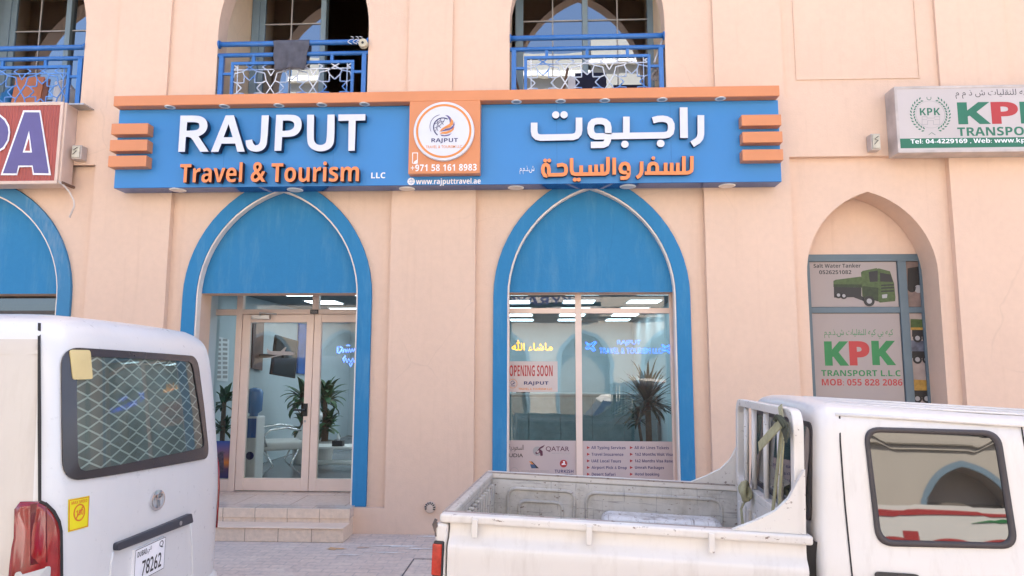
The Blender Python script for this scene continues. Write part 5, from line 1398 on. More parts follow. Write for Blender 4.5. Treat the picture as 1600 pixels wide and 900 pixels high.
# counter and back furniture
sd_ = thing('roller_shutter', 'grey slatted screen along the back of the shop', 'screen', (-2.2, 6.2, FLOOR))
sh = MB()
for k in range(14): sh.box(-.9, .9, -.012 - .008 * (k % 2), .012, .002 + k * .11, .10 + k * .11)
sh.build('slats', plain('pale_slat', (0.46, 0.50, 0.52), 0.5), sd_)

cbn = thing('backdrop_cabinet', 'added grey low cabinet behind the right window, a dark ground for its reflections', 'cabinet', (.55, 4.7, FLOOR))  # made-up cabinet, added as a darker ground so reflections show in the glass
M['cab_dark'] = plain('grey_teal_cabinet', (0.20, 0.25, 0.26), 0.35, var=.15)
MB().box(-1.35, 1.35, -.25, .25, .001, 1.02).build('carcass', M['cab_dark'], cbn)
MB().box(-1.38, 1.38, -.28, .26, 1.021, 1.05).build('worktop', plain('cabinet_top', (0.34, 0.37, 0.38), 0.3), cbn)
for k in range(5): MB().box(-1.33 + k * .535, -.81 + k * .535, -.268, -.2505, .06, .98).build('cabinet_door', M['cab_dark'], cbn, bevel=.004)
mon = thing('monitor', 'black computer monitor on the grey cabinet behind the left window pane', 'monitor', (-.35, 4.62, FLOOR + 1.05))
MB().box(-.27, .27, -.02, .02, .10, .43).build('screen', M['black'], mon, bevel=.006); MB().box(-.03, .03, -.01, .03, .011, .12).build('stand', M['black'], mon); MB().box(-.12, .12, -.09, .09, .001, .012).build('foot', M['black'], mon)

# ------------------------------------------------------------------ white van, its rear towards the shop entrance
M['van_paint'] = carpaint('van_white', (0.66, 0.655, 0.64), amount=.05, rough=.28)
M['van_side_paint'] = carpaint('van_darker_side', (0.54, 0.495, 0.45), amount=.22, rough=.5)
M['frit'] = plain('black_window_border', (0.040, 0.036, 0.038), 0.25, var=.1)
M['gap'] = plain('panel_gap', (0.02, 0.018, 0.018), 0.8)
VYAW = R(2.0)
VO = Vector((-1.905, -3.94, 0))
VW = 0.812
vr = Matrix.Rotation(VYAW, 3, 'Z')
def interp(tab, z):
    if z <= tab[0][0]: return tab[0][1]
    for (a, b), (c, d) in zip(tab, tab[1:]):
        if z <= c:
            t = (z - a) / (c - a); return b + (d - b) * t
    return tab[-1][1]
BZ = [(.25, -.05), (.45, 0), (1.0, 0), (1.2, -.012), (1.5, -.040), (1.75, -.068), (1.84, -.088), (1.90, -.125), (1.94, -.19), (1.965, -.42), (1.975, -.7)]
WZ = [(.25, .93), (.45, .985), (.9, 1.0), (1.15, .995), (1.5, .965), (1.75, .93), (1.82, .915), (1.86, .900), (1.90, .86), (1.94, .74), (1.965, .45), (1.975, .2)]
CR = .15
def prof_pts():                                     # plan outline of the rear half: arc length s from the near corner seam
    out = []
    n_ = 60
    for i in range(n_ + 1):
        a = -1 + 2 * i / n_
        a = math.copysign(1 - (1 - abs(a)) ** 1.5, a)
        x = -.022 * a * a - CR * (1 - max(0, 1 - abs(a) ** 7) ** (1 / 2.6))
        out.append((x, a))
    return out
_PP = prof_pts(); _S = [0.0]
for (x0_, a0_), (x1_, a1_) in zip(_PP, _PP[1:]): _S.append(_S[-1] + math.hypot(x1_ - x0_, (a1_ - a0_) * VW))
SMAX = _S[-1]
def plan(s):
    if s <= 0: return _PP[0][0] + s, -1.0
    if s >= SMAX: return _PP[-1][0] - (s - SMAX), 1.0
    lo = 0; hi = len(_S) - 1
    while hi - lo > 1:
        m_ = (lo + hi) // 2
        if _S[m_] <= s: lo = m_
        else: hi = m_
    t = (s - _S[lo]) / (_S[hi] - _S[lo])
    return _PP[lo][0] + (_PP[hi][0] - _PP[lo][0]) * t, _PP[lo][1] + (_PP[hi][1] - _PP[lo][1]) * t
def VL(s, z):                                         # local point of the van skin
    x, a = plan(s)
    return Vector((interp(BZ, z) + x, a * VW * interp(WZ, z), z))
def VWp(s, z): return VO + vr @ VL(s, z)
def vpx(u, v, s=.7, z=1.2): return invert(VWp, u, v, s, z)
van = thing('van', 'white panel van with a barred rear window, parked left of the entrance', 'van', VO, (0, 0, VYAW))
# skin: rear half from the outline, front half mirrored with a raked nose
zs = [.25, .32, .45, .6, .8, 1.0, 1.1, 1.2, 1.3, 1.4, 1.5, 1.6, 1.7, 1.76, 1.80, 1.83, 1.86, 1.885, 1.91, 1.93, 1.95, 1.962, 1.97, 1.975]
FZ = [(.25, -4.62), (.5, -4.69), (.9, -4.64), (1.1, -4.45), (1.7, -3.75), (1.86, -3.45), (1.94, -3.2), (1.975, -2.6)]
ss_ = [-.9, -.5, -.2, -.06] + [SMAX * k / 64 for k in range(65)] + [SMAX + .06, SMAX + .2, SMAX + .5, SMAX + .9]
V = []; F = []
for z in zs:
    row = [VL(s, z) for s in ss_]
    fx = interp(FZ, z); w_ = VW * interp(WZ, z)
    nose = [Vector((fx + .04 + .16 * (abs(t) ** 4), -t * w_ * .97, z)) for t in (-1, -.9, -.6, -.2, .2, .6, .9, 1)]
    row += [Vector((fx + .5, w_, z))] + nose[::1] + [Vector((fx + .5, -w_, z))]
    V += [tuple(p) for p in row]
nr = len(ss_) + 10
for k in range(len(zs) - 1):
    F += [(k * nr + i, k * nr + (i + 1) % nr, (k + 1) * nr + (i + 1) % nr, (k + 1) * nr + i) for i in range(nr)]
F += [tuple(range((len(zs) - 1) * nr, len(zs) * nr)), tuple(range(nr - 1, -1, -1))]
bm_ = MB().add(V, F)
# side skin in a darker, creamier tone with dirt streaks, seen left of the seam
seam_s = vpx(62, 640, .05, 1.5)[0]
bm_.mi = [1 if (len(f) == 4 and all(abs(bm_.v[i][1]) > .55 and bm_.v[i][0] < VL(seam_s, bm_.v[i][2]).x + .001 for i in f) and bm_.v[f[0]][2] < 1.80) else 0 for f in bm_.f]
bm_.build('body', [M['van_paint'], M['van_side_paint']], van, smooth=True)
def vs(u, v): return vpx(u, v)
# tailgate gap
gm = MB()
sA = [vpx(62, v, .05, 1.5) for v in (507, 540, 600, 660, 720, 783)]
seam(gm, VL, sA, .011, .009); gm.build('panel_gap', M['gap'], van); gm = MB()
sB = [vpx(u, v, .1, 1.1) for u, v in ((62, 783), (72, 788), (82, 799), (90, 815), (93, 830), (93.5, 860), (93.5, 900), (93.5, 960))]
seam(gm, VL, sB, .011, .012); gm.build('panel_gap', M['gap'], van); gm = MB()
seam(gm, VL, [(SMAX - seam_s, z) for z in (1.86, 1.7, 1.5, 1.3, 1.2)], .011, .006)
gm.build('panel_gap', M['gap'], van)
gt = MB(); seam(gt, VL, [(-2.2 + .25 * k, 1.775) for k in range(9)] + [(seam_s - .012, 1.775)], .016, .006)
gt.build('drip_rail', M['van_side_paint'], van)
# rear window: black border, mesh grille, glass
ol_o = dense(rrect([vs(93, 543), vs(305, 557), vs(325, 716), vs(97, 753)], .085, 9))
ol_i = rrect([vs(115.5, 557), vs(297, 566), vs(317, 699), vs(118, 738)], .05, 9)
ol_i = [p for i, p in enumerate(ol_i)]
def dense2(A, B, d=.035):
    oa, ob = [], []
    for i in range(len(A)):
        p, q, r, t = A[i], A[(i + 1) % len(A)], B[i], B[(i + 1) % len(B)]; k = max(1, int(math.dist(p, q) / d))
        for j in range(k):
            oa.append((p[0] + (q[0] - p[0]) * j / k, p[1] + (q[1] - p[1]) * j / k)); ob.append((r[0] + (t[0] - r[0]) * j / k, r[1] + (t[1] - r[1]) * j / k))
    return oa, ob
od_, id_ = dense2(rrect([vs(93, 543), vs(305, 557), vs(325, 716), vs(97, 753)], .085, 9), ol_i)
bd = MB(); band(bd, VL, [(od_, .0005), (od_, .010), (id_, .014), (id_, .003)])
rw = bd.build('rear_window', M['frit'], van, smooth=False)
bk2 = MB(); patch(bk2, VL, dense(ol_i), .0012, 14); bk2.build('backing', plain('dim_van_inside', (0.30, 0.31, 0.28), 0.8, var=.35, scale=3), rw, smooth=True)
gr = MB()
iu0, iv0 = 115.5, 557
c4 = [vs(115.5, 557), vs(297, 566), vs(317, 699), vs(118, 738)]
def bil(a, b):
    p0 = (c4[0][0] + (c4[1][0] - c4[0][0]) * a, c4[0][1] + (c4[1][1] - c4[0][1]) * a)
    p1 = (c4[3][0] + (c4[2][0] - c4[3][0]) * a, c4[3][1] + (c4[2][1] - c4[3][1]) * a)
    return p0[0] + (p1[0] - p0[0]) * b, p0[1] + (p1[1] - p0[1]) * b
NU, NV = 8, 7
M['grille'] = plain('pale_expanded_mesh', (0.84, 0.86, 0.80), 0.5, var=.1)
for i in range(NU * 2 + 1):
    for j in range(NV * 2 + 1):
        if (i + j) % 2: continue
        for di in (1, -1):
            i2, j2 = i + di, j + 1
            if 0 <= i2 <= NU * 2 and j2 <= NV * 2:
                a, b = bil(i / (2 * NU), j / (2 * NV)), bil(i2 / (2 * NU), j2 / (2 * NV))
                va, vb = (b[0] - a[0]), (b[1] - a[1])
                a2 = (a[0] + va * .0, a[1] + vb * .10); b2 = (b[0], b[1] - vb * .10)
                seam(gr, VL, [a, (a[0] + va * .02, a[1] + vb * .10), (b[0] - va * .02, b[1] - vb * .10), b],   .0080, .0035 + .0006 * (di > 0))
gr.build('grille', M['grille'], rw)
gp_ = MB(); patch(gp_, VL, dense(ol_i), .0085, 14); gp_.build('glass', M['van_glass'], rw, smooth=True)
nt_s = rrect([vs(105, 548), vs(136, 548.5), vs(140, 593), vs(110, 594)], .012, 3)
q = MB(); patch(q, VL, nt_s, .0165, 3, edge=.012)
q.build('paper_note', plain('yellowed_paper', (0.62, 0.50, 0.24), 0.8, var=.06), van)
# yellow sticker
stk = [vs(106.5, 780.5), vs(139, 774.5), vs(137, 823), vs(106, 831.5)]
q = MB(); patch(q, VL, [p for k in range(4) for p in line2(stk[k], stk[(k + 1) % 4], 6)[:-1]], .003, 4, edge=.0005)
so2 = q.build('speed_sticker', plain('yellow_sticker', (0.72, 0.62, 0.012), 0.4), van)
def sbil(a, b):
    p0 = (stk[0][0] + (stk[1][0] - stk[0][0]) * a, stk[0][1] + (stk[1][1] - stk[0][1]) * a); p1 = (stk[3][0] + (stk[2][0] - stk[3][0]) * a, stk[3][1] + (stk[2][1] - stk[3][1]) * a)
    return p0[0] + (p1[0] - p0[0]) * b, p0[1] + (p1[1] - p0[1]) * b
def stf(a, b, d): return off(VL, *sbil(a, 1 - b), .0038)
M['sticker_red'] = plain('sticker_orange', (0.60, 0.16, 0.02), 0.5)
q = text_mb('MAX SPEED', .12, .88, .82, .92, stf, 0, .02)
text_mb('100', .34, .70, .44, .62, stf, 0, .03, mb=q)
def stroke2(mb, path, w_, fn, d): seam(mb, fn, path, w_, d)
seam(q, VL, [sbil(.5 + .26 * math.cos(R(t)), .47 + .20 * math.sin(R(t)) * 1.25) for t in range(0, 375, 15)], .006, .0042)
seam(q, VL, [sbil(.33, .64), sbil(.67, .30)], .006, .0046)
for (a, b), (c, d) in (((.03, .03), (.97, .03)), ((.97, .03), (.97, .97)), ((.97, .97), (.03, .97)), ((.03, .97), (.03, .03))): seam(q, VL, line2(sbil(a, b), sbil(c, d), 6), .003, .0042)
q.build('lettering', M['sticker_red'], so2)
# garnish, plate, badge, lamp
go = rrect([vs(176.5, 849), vs(293.5, 802), vs(296, 816), vs(176.5, 861)], .012, 3)
q = MB(); patch(q, VL, go, .022, 4, edge=.0)
rl_ = MB()
rl_.tube([off(VL, *vs(a, b), .001) for a, b in ((176, 862), (173, 880), (171.5, 905), (171, 940))], .006, 6); rl_.tube([off(VL, *vs(a, b), .001) for a, b in ((297, 817), (299.5, 850), (300, 890), (299, 930))], .006, 6)
rl_.build('pressing', M['van_paint'], van, smooth=True)
gh = q.build('plate_garnish', plain('grey_black_garnish', (0.035, 0.04, 0.055), 0.45, var=.15), van)
kp = vs(275.5, 817.5); q = MB(); patch(q, VL, [(kp[0] + .011 * math.cos(R(t)), kp[1] + .011 * math.sin(R(t))) for t in range(0, 360, 24)], .026, 2, edge=.02); q.build('lock', M['steel'], gh)
pc = [vs(204, 859), vs(252, 840.5), vs(254.5, 890), vs(206, 909)]
zt2, zb2 = (pc[0][1] + pc[1][1]) / 2, (pc[2][1] + pc[3][1]) / 2
sL, sR = (pc[0][0] + pc[3][0]) / 2, (pc[1][0] + pc[2][0]) / 2
pc = [(sL, zt2), (sR, zt2), (sR, zb2), (sL, zb2)]
q = MB(); patch(q, VL, [p for k in range(4) for p in line2(pc[k], pc[(k + 1) % 4], 6)[:-1]], .014, 3, edge=.0)
npl = q.build('number_plate', M['white_print'], van)
def plf(a, b, d): return off(VL, pc[0][0] + (pc[1][0] - pc[0][0]) * a, pc[3][1] + (pc[0][1] - pc[3][1]) * b, .0148)
q = text_mb('78262', .24, .88, .12, .58, plf, 0, .01)
text_mb('Q', .78, .92, .70, .93, plf, 0, .01, mb=q); text_mb('DUBAI', .08, .36, .74, .90, plf, 0, .03, mb=q); text_mb(ar('دبي'), .38, .52, .70, .92, plf, 0, .0, mb=q)
for (a, b), (c, d) in (((0.015, .02), (.985, .02)), ((.985, .02), (.985, .98)), ((.985, .98), (.015, .98)), ((.015, .98), (.015, .02))):
    seam(q, VL, line2((pc[0][0] + (pc[1][0] - pc[0][0]) * a, pc[3][1] + (pc[0][1] - pc[3][1]) * b), (pc[0][0] + (pc[1][0] - pc[0][0]) * c, pc[3][1] + (pc[0][1] - pc[3][1]) * d), 5), .003, .0149)
q.build('lettering', M['black_print'], npl)
bc = vs(244.5, 781.5); rx = abs(vs(255.3, 778)[0] - vs(234, 785)[0]) / 2; rz_ = abs(vs(244.5, 766)[1] - vs(244.5, 797)[1]) / 2
rx = max(rx, rz_ * 1.2)
q = MB()
def ell(cx, cz, a, b, w_, n_=30):
    o1 = [(cx + a * math.cos(2 * PI * k / n_), cz + b * math.sin(2 * PI * k / n_)) for k in range(n_)]
    o2 = [(cx + (a - w_) * math.cos(2 * PI * k / n_), cz + (b - w_) * math.sin(2 * PI * k / n_)) for k in range(n_)]
    band(q, VL, [(o1, .001), (o1, .010), (o2, .012), (o2, .001)])
ell(bc[0], bc[1], rx, rz_, .010)
ell(bc[0], bc[1] + rz_ * .42, rx * .62, rz_ * .42, .008); ell(bc[0], bc[1] - rz_ * .02, rx * .30, rz_ * .86, .008)
q.build('emblem', M['chrome'], van)
lo = [vpx(u, v, a_, b_) for u, v, a_, b_ in ((62, 783.5, .02, 1.2), (72, 789, .08, 1.18), (82, 800, .1, 1.15), (89.5, 816, .15, 1.1), (92, 832, .15, 1.05), (92, 860, .15, .97), (92, 905, .15, .85), (92, 950, .15, .74))]
zb_l = lo[-1][1]; s_in = vpx(24, 830, -.15, 1.1)[0]
li = [vpx(34, 783.5, -.08, 1.2), vpx(25.5, 795, -.13, 1.17), vpx(24, 840, -.15, 1.03), vpx(21, 855, -.17, .99), vpx(18, 880, -.18, .93)]
li = li + [(li[-1][0], (li[-1][1] + zb_l) / 2), (li[-1][0], zb_l)]
outl = lo + li[::-1]
M['lamp_red'] = plain('red_lamp_lens', (0.22, 0.006, 0.008), 0.12, var=.3, scale=9, coat=.6)
q = MB(); patch(q, VL, outl, .011, 6, edge=.001)
lamp = q.build('tail_lamp', M['lamp_red'], van, smooth=True)
zc1 = vpx(60, 886, .05, .9)[1]
q = MB(); patch(q, VL, rrect([(lo[-3][0] - .03 - .0, zc1), (lo[-3][0] - .14, zc1 - .01), (lo[-3][0] - .14, zc1 - .12), (lo[-3][0] - .03, zc1 - .12)][::-1], .012, 3), .0135, 3, edge=.010)
q.build('reversing_lens', plain('grey_lens', (0.42, 0.42, 0.42), 0.15), lamp)
q = MB(); seam(q, VL, [vpx(60.5, v, .02, 1.1) for v in (786, 800, 820, 850, 880)], .05, .0118)
q.build('lens_edge', plain('dark_red_lens', (0.10, 0.006, 0.008), 0.15), lamp)
fo = [(SMAX - a, b) for a, b in outl]
q = MB(); patch(q, VL, fo, .011, 6, edge=.001); q.build('tail_lamp', M['lamp_red'], van, smooth=True)
# bumper, wheels, side window
q = MB()
bo = [[(s, .30 + .0), (s, .62)] for s in ss_]
def bfn(i, j):
    s = -.35 + (SMAX + .7) * i / 60; z = (.26, .29, .44, .50, .52)[j]
    return off(VL, s, z, (.005, .03, .035, .025, .0)[j])
q.grid(bfn, 60, 4); q.build('bumper', M['van_paint'], van, smooth=True)
for x_ in (-1.02, -3.6):
    for s_ in (-1, 1):
        o = MB().lathe((x_, s_ * (VW - .12), .33), [(.20, -.1), (.31, -.1), (.33, -.07), (.33, .09), (.31, .125), (.22, .128)], 32, 'y').build('wheel', M['rubber'], van)
        MB().disc((x_, s_ * (VW - .12), .33), .21, .21, s_ * .128 - .01, s_ * .128 + .012, 24).build('rim', M['steel'], o)
        MB().lathe((x_, s_ * (VW - .075), .35), [(.40, -.03), (.40, .083)], 28, 'y').build('wheel_arch', M['gap'], van)
sw = MB(); patch(sw, VL, rrect([(seam_s - .34 - .9, 1.68), (seam_s - .30, 1.68), (seam_s - .30, 1.20), (seam_s - .34 - .9, 1.20)], .08, 6), .004, 4); sw.build('side_window', M['car_glass'], van)

# ------------------------------------------------------------------ white pickup, its load bed in front of the shop window
M['pk_paint'] = carpaint('pickup_white', (0.69, 0.655, 0.615), amount=.22, rough=.36)
M['pk_rail'] = carpaint('pickup_chipped_white', (0.68, 0.64, 0.59), amount=.25, chips=.30, rough=.5)
M['pk_bed'] = carpaint('pickup_bed_worn', (0.52, 0.49, 0.44), amount=.5, chips=.42, rough=.6, scratch=.75)
M['pk_scrape'] = carpaint('pickup_bed_scraped', (0.62, 0.63, 0.64), amount=.5, chips=.6, rough=.5, scratch=.9)
KO = Vector((-.508, -3.935, 1.005)); KYAW, KRAKE = R(-4.212), R(1.856)
KW = 1.5
kr_ = (Matrix.Rotation(KYAW, 3, 'Z') @ Matrix.Rotation(KRAKE, 3, 'Y'))
pk = thing('pickup', 'white double-cab pickup with a chipped load bed, parked before the shop window', 'pickup', KO, (0, KRAKE, KYAW))
gz = lambda x: -1.005 + .0324 * x                      # local height of the road
# load bed
near = [(.012, -.043), (.012, -.075), (.004, -.11), (-.022, -.138), (-.030, -.16), (-.022, -.20), (-.016, -.32), (-.006, -.48), (.02, -.56)]
for s_ in (0, 1):
    f = (lambda y: y) if s_ == 0 else (lambda y: KW - y)
    m_ = MB(); n_ = 34
    xs_ = [.045 + (1.735 - .045) * k / n_ for k in range(n_ + 1)]
    prof = near
    m_.grid(lambda i, j: (xs_[i], f(prof[j][0]), prof[j][1]), n_, len(prof) - 1)
    inner = [(.062, -.043), (.075, -.08), (.075, -.42)]
    m_.grid(lambda i, j: (xs_[i], f(inner[j][0]), inner[j][1]), n_, 2)
    m_.build('bed_side', [M['pk_paint'] if s_ == 0 else M['pk_bed']], pk, smooth=True)
    MB().box(-.004, 1.76, *sorted((f(-.018), f(.066))), -.0425, 0).build('bed_rail', M['pk_rail'], pk, bevel=.012, seg=3)
    if s_ == 1:
        e_ = MB()
        for (x0, x1, z0, z1, r_) in ((.16, .62, -.40, -.10, .06), (.24, .54, -.41, -.18, .05), (.70, 1.60, -.40, -.10, .07)):
            o_ = rrect([(x0, z1), (x1, z1), (x1, z0), (x0, z0)], r_, 4)
            e_.tube([(a, KW - .075, b) for a, b in o_ + [o_[0]]], .012, 6, cap=False)
        e_.build('pressing', M['pk_bed'], pk, smooth=True)
        MB().box(.80, 1.58, KW - .34, KW - .078, -.43, -.20).build('wheel_box', M['pk_scrape'], pk, bevel=.06, seg=4)
    else:
        MB().box(.62, 1.38, .078, .34, -.43, -.20).build('wheel_box', M['pk_scrape'], pk, bevel=.06, seg=4)
fl_ = MB(); fl_.box(.05, 1.74, .076, KW - .076, -.45, -.42)
for k in range(11): fl_.box(.05, 1.74, .14 + k * .12, .20 + k * .12, -.4195, -.405)
fl_.build('bed_floor', M['pk_bed'], pk, bevel=.006)
tg = MB(); tg.box(-.002, .042, .03, KW - .03, -.47, -.0435).box(.0, .05, .02, KW - .02, -.0425, -.002)
tgo = tg.build('tailgate', M['pk_bed'], pk, bevel=.010)
rb_ = MB()
for k in range(13): rb_.box(.0425, .072, .12 + k * .10, .165 + k * .10, -.42, -.07)
rb_.build('rib', M['pk_bed'], tgo, bevel=.006)
for x_ in (.175, .73, 1.30):
    hk = MB(); hk.box(x_ - .014, x_ + .014, -.034, -.019, -.10, -.012)
    hk.build('tie_hook', M['pk_rail'], pk, bevel=.004)
lt = MB().box(-.022, .038, -.018, .05, -.45, -.045).build('corner_post', M['pk_paint'], pk, bevel=.014)
MB().box(-.026, .026, -.032, -.004, -.30, -.128).build('tail_lamp', M['black'], pk, bevel=.008)
MB().box(-.030, .018, -.037, -.02, -.288, -.140).build('lamp_lens', plain('orange_red_lens', (0.42, 0.035, 0.02), 0.15, var=.3, scale=30), pk, bevel=.006)
MB().box(-.022, .038, KW - .05, KW + .018, -.45, -.045).build('corner_post', M['pk_paint'], pk, bevel=.014)
lk = MB().tube([(-.024, .0, -.03), (-.034, -.006, -.055), (-.022, -.01, -.085)], .008, 8); lk.disc((-.024, -.006, -.058), .013, .013, -.014, .010, 14); lk.tube([(-.022, -.01, -.085), (-.018, -.012, -.11)], .006, 6)
lk.build('latch', plain('worn_latch', (0.12, 0.09, 0.08), 0.6, var=.4, scale=40), pk)
bp = MB().box(-.10, -.0, .03, KW - .03, -.62, -.50).build('bumper', M['steel'], pk, bevel=.02)
M['worn'] = carpaint('worn_rail_edge', (0.34, 0.29, 0.26), amount=.6, chips=.7, rough=.7)
for s_ in (0, 1):
    ya, yb_ = sorted(((.040, .0672) if s_ == 0 else (KW - .0672, KW - .040)))
    MB().box(.0, 1.69, ya, yb_, -.006, .0012).build('worn_edge', M['worn'], pk)
MB().box(-.0025, .012, .03, KW - .03, -.010, -.0008).build('worn_edge', M['worn'], tgo)
# front wall of the bed with the window guard
hd = MB(); hd.box(1.70, 1.735, .07, KW - .07, -.42, .0)
hdo = hd.build('headboard', M['pk_rail'], pk, bevel=.006)
rb_ = MB()
for k in range(9): rb_.box(1.685, 1.6995, .16 + k * .14, .21 + k * .14, -.40, -.08)
rb_.build('rib', M['pk_rail'], hdo, bevel=.005)
GX0, GX1, GT = 1.695, 1.745, .575
gl_ = MB()
y0, y1 = .055, KW - .055; rr_ = .11; tw_ = .058
def guard_ring(ins): return rrect([(y0 + ins, GT - ins * .8), (y1 - ins, GT - ins * .8), (y1 - ins, .045 if ins else .0), (y0 + ins, .045 if ins else .0)], max(.035, rr_ - ins * .7), 6)
o_, i_ = guard_ring(0), guard_ring(tw_)
n_ = len(o_)
V = [(GX0, a, b) for a, b in o_ + i_] + [(GX1, a, b) for a, b in o_ + i_]
F = [(k, (k + 1) % n_, n_ + (k + 1) % n_, n_ + k) for k in range(n_)] + [(2 * n_ + k, 3 * n_ + k, 3 * n_ + (k + 1) % n_, 2 * n_ + (k + 1) % n_) for k in range(n_)]
F += [(k, 2 * n_ + k, 2 * n_ + (k + 1) % n_, (k + 1) % n_) for k in range(n_)] + [(n_ + k, n_ + (k + 1) % n_, 3 * n_ + (k + 1) % n_, 3 * n_ + k) for k in range(n_)]
wg = MB().add(V, F).build('window_guard', M['pk_rail'], pk, bevel=.006)
for yy in (.40, .70, 1.0, 1.22):
    MB().tube([(1.72, yy, .046), (1.72, yy, GT - tw_ * .8 + .004)], .016, 8).build('bar', M['pk_rail'], wg, smooth=True)
for s_ in (0, 1):
    f = (lambda y: y) if s_ == 0 else (lambda y: KW - y)
    ya, yb_ = sorted((f(.012), f(.045)))
    gs = [(1.40, .001), (1.735, .001), (1.735, .30), (1.70, .24), (1.66, .16), (1.60, .10), (1.50, .045)]
    m_ = MB(); m_.prism(gs, ya, yb_)
    m_.build('gusset', M['pk_rail'], pk, bevel=.008)
# cab
CP = [(.05, -.70), (.0, -.52), (-.022, -.30), (-.026, -.16), (-.014, -.08), (.0, -.03), (.028, .20), (.062, .47), (.076, .535), (.100, .575), (.150, .598), (.30, .614), (.55, .622), (.75, .625)]
def cside(x, z):
    for (a, b), (c, d) in zip(CP, CP[1:]):
        if z <= d:
            t = max(0, (z - b) / (d - b)); return a + (c - a) * t
    return CP[-1][0]
def KL(x, z): return Vector((x, cside(x, z), z))
def KWp(x, z): return KO + kr_ @ KL(x, z)
def kpx(u, v, x=2.2, z=.2): return invert(KWp, u, v, x, z)
st_ = [(1.785, .055, -.05), (1.795, .028, -.022), (1.815, .010, -.008), (1.85, 0, 0), (2.0, 0, -.004), (2.3, 0, -.014), (2.65, 0, -.026), (3.0, 0, -.03), (3.35, 0, -.04), (3.5, .01, -.06), (4.15, .02, -.62)]
V = []; nc = 2 * len(CP) - 1
for x, ins, dz in st_:
    half = []
    for (y, z) in CP:
        zz = z + dz * max(0, min(1, (z + .03) / .6)) if z > -.03 else z
        half.append((y + ins, zz))
    row = [(x - (.0 if z < 0 else -.05 * max(0, z) * (1 if x < 1.9 else 0)), y, z) for y, z in half] + [(x - (.0 if z < 0 else -.05 * max(0, z) * (1 if x < 1.9 else 0)), KW - y, z) for y, z in half[-2::-1]]
    V += row
ns = len(st_)
F = [(i * nc + k, (i + 1) * nc + k, (i + 1) * nc + k + 1, i * nc + k + 1) for i in range(ns - 1) for k in range(nc - 1)]
F += [tuple(range(nc)), tuple(range(ns * nc - 1, (ns - 1) * nc - 1, -1))]
cabm = MB().add(V, F).build('cab', M['pk_paint'], pk, smooth=True)
es = cabm.modifiers.new('edge', 'EDGE_SPLIT'); es.split_angle = R(42)
MB().box(4.0, 4.75, .06, KW - .06, -.62, -.06).build('bonnet', M['pk_paint'], pk, bevel=.08, seg=4)
MB().box(4.72, 4.85, .03, KW - .03, -.66, -.42).build('bumper', M['steel'], pk, bevel=.02)
for y_ in (.22, KW - .22): MB().box(4.742, 4.765, y_ - .13, y_ + .13, -.36, -.18).build('headlight', M['downlight'], pk, bevel=.02)
wsg = MB().add([(3.56, .16, .50), (3.56, KW - .16, .50), (4.10, KW - .10, -.02), (4.10, .10, -.02)], [(0, 1, 2, 3)])
wsg.build('windscreen', M['car_glass'], pk)
# roof ribs
rf_ = MB()
for y_ in (.24, .42, .60): rf_.tube([(1.9, y_, .594 + .045 * y_ ), (3.2, y_, .566 + .045 * y_)], .014, 6, flat=.5)
rf_.build('roof_rib', M['pk_paint'], pk, smooth=True)
# door seams, rear-door window with its rubber
q = MB()
xa = kpx(1312, 660)[0]; xb = kpx(1595.5, 665, 2.6, .5)[0]
seam(q, KL, [kpx(u, v, 1.9, z_) for u, v, z_ in ((1311.5, 650, .5), (1312.5, 690, .4), (1316, 740, .25), (1320, 790, .1), (1325, 840, 0), (1329, 880, -.1), (1331, 899, -.15))] + [(xa + .02, -.4), (xa + .06, -.60)], .0075, .004); q.build('panel_gap', M['gap'], pk); q = MB()
seam(q, KL, [(xb, .545), (xb + .002, .3), (xb + .004, 0), (xb + .004, -.3), (xb + .004, -.62)], .0075, .004); q.build('panel_gap', M['gap'], pk); q = MB()
seam(q, KL, [(3.3, .545), (3.45, .1), (3.47, -.3), (3.45, -.62)], .0075, .0016)
q.build('panel_gap', M['gap'], pk)
MB().tube([(1.90, cside(0, .562) - .004, .556), (2.3, cside(0, .556) - .004, .550), (2.65, cside(0, .55) - .004, .541), (3.3, cside(0, .54), .53)], .009, 6).build('roof_gutter', M['pk_paint'], pk, smooth=True)
MB().box(1.742, 1.80, .035, KW - .035, -.66, -.035).build('gap_shade_box', M['gap'], pk)  # black box added so the gap between bed and cab reads as deep shade
wc = [kpx(1348, 667), kpx(1561, 673, 2.5, .45), kpx(1590.5, 858, 2.6, 0), kpx(1369, 853, 2.0, 0)]
o1 = rrect(wc, .075, 8)
cxw = sum(p[0] for p in o1) / len(o1); czw = sum(p[1] for p in o1) / len(o1)
def shrink(ol, d): return [(a + (cxw - a) / math.hypot(cxw - a, czw - b) * d, b + (czw - b) / math.hypot(cxw - a, czw - b) * d) for a, b in ol]
wc2 = [kpx(1356, 675.5), kpx(1552, 681, 2.5, .45), kpx(1579, 848, 2.6, 0), kpx(1377, 843, 2.0, 0)]
o2 = rrect(wc2, .058, 8)
q = MB(); band(q, KL, [(o1, .0008), (o1, .008), ([((a + c) / 2, (b + d) / 2) for (a, b), (c, d) in zip(o1, o2)], .013), (o2, .007), (o2, .002)])
sw = q.build('side_window', M['rubber'], pk, smooth=True)
q = MB(); patch(q, KL, o2, .0025, 5); q.build('glass', M['car_glass'], sw, smooth=True)
fw = [(xb + .09, .47), (3.28, .47), (3.45, .02), (xb + .09, .0)]
q = MB(); band(q, KL, [(rrect(fw, .05, 6), .001), (rrect(fw, .05, 6), .010), (rrect([(a + (.02 if k in (0, 3) else -.02), b + (-.02 if k < 2 else .02)) for k, (a, b) in enumerate(fw)], .04, 6), .003)])
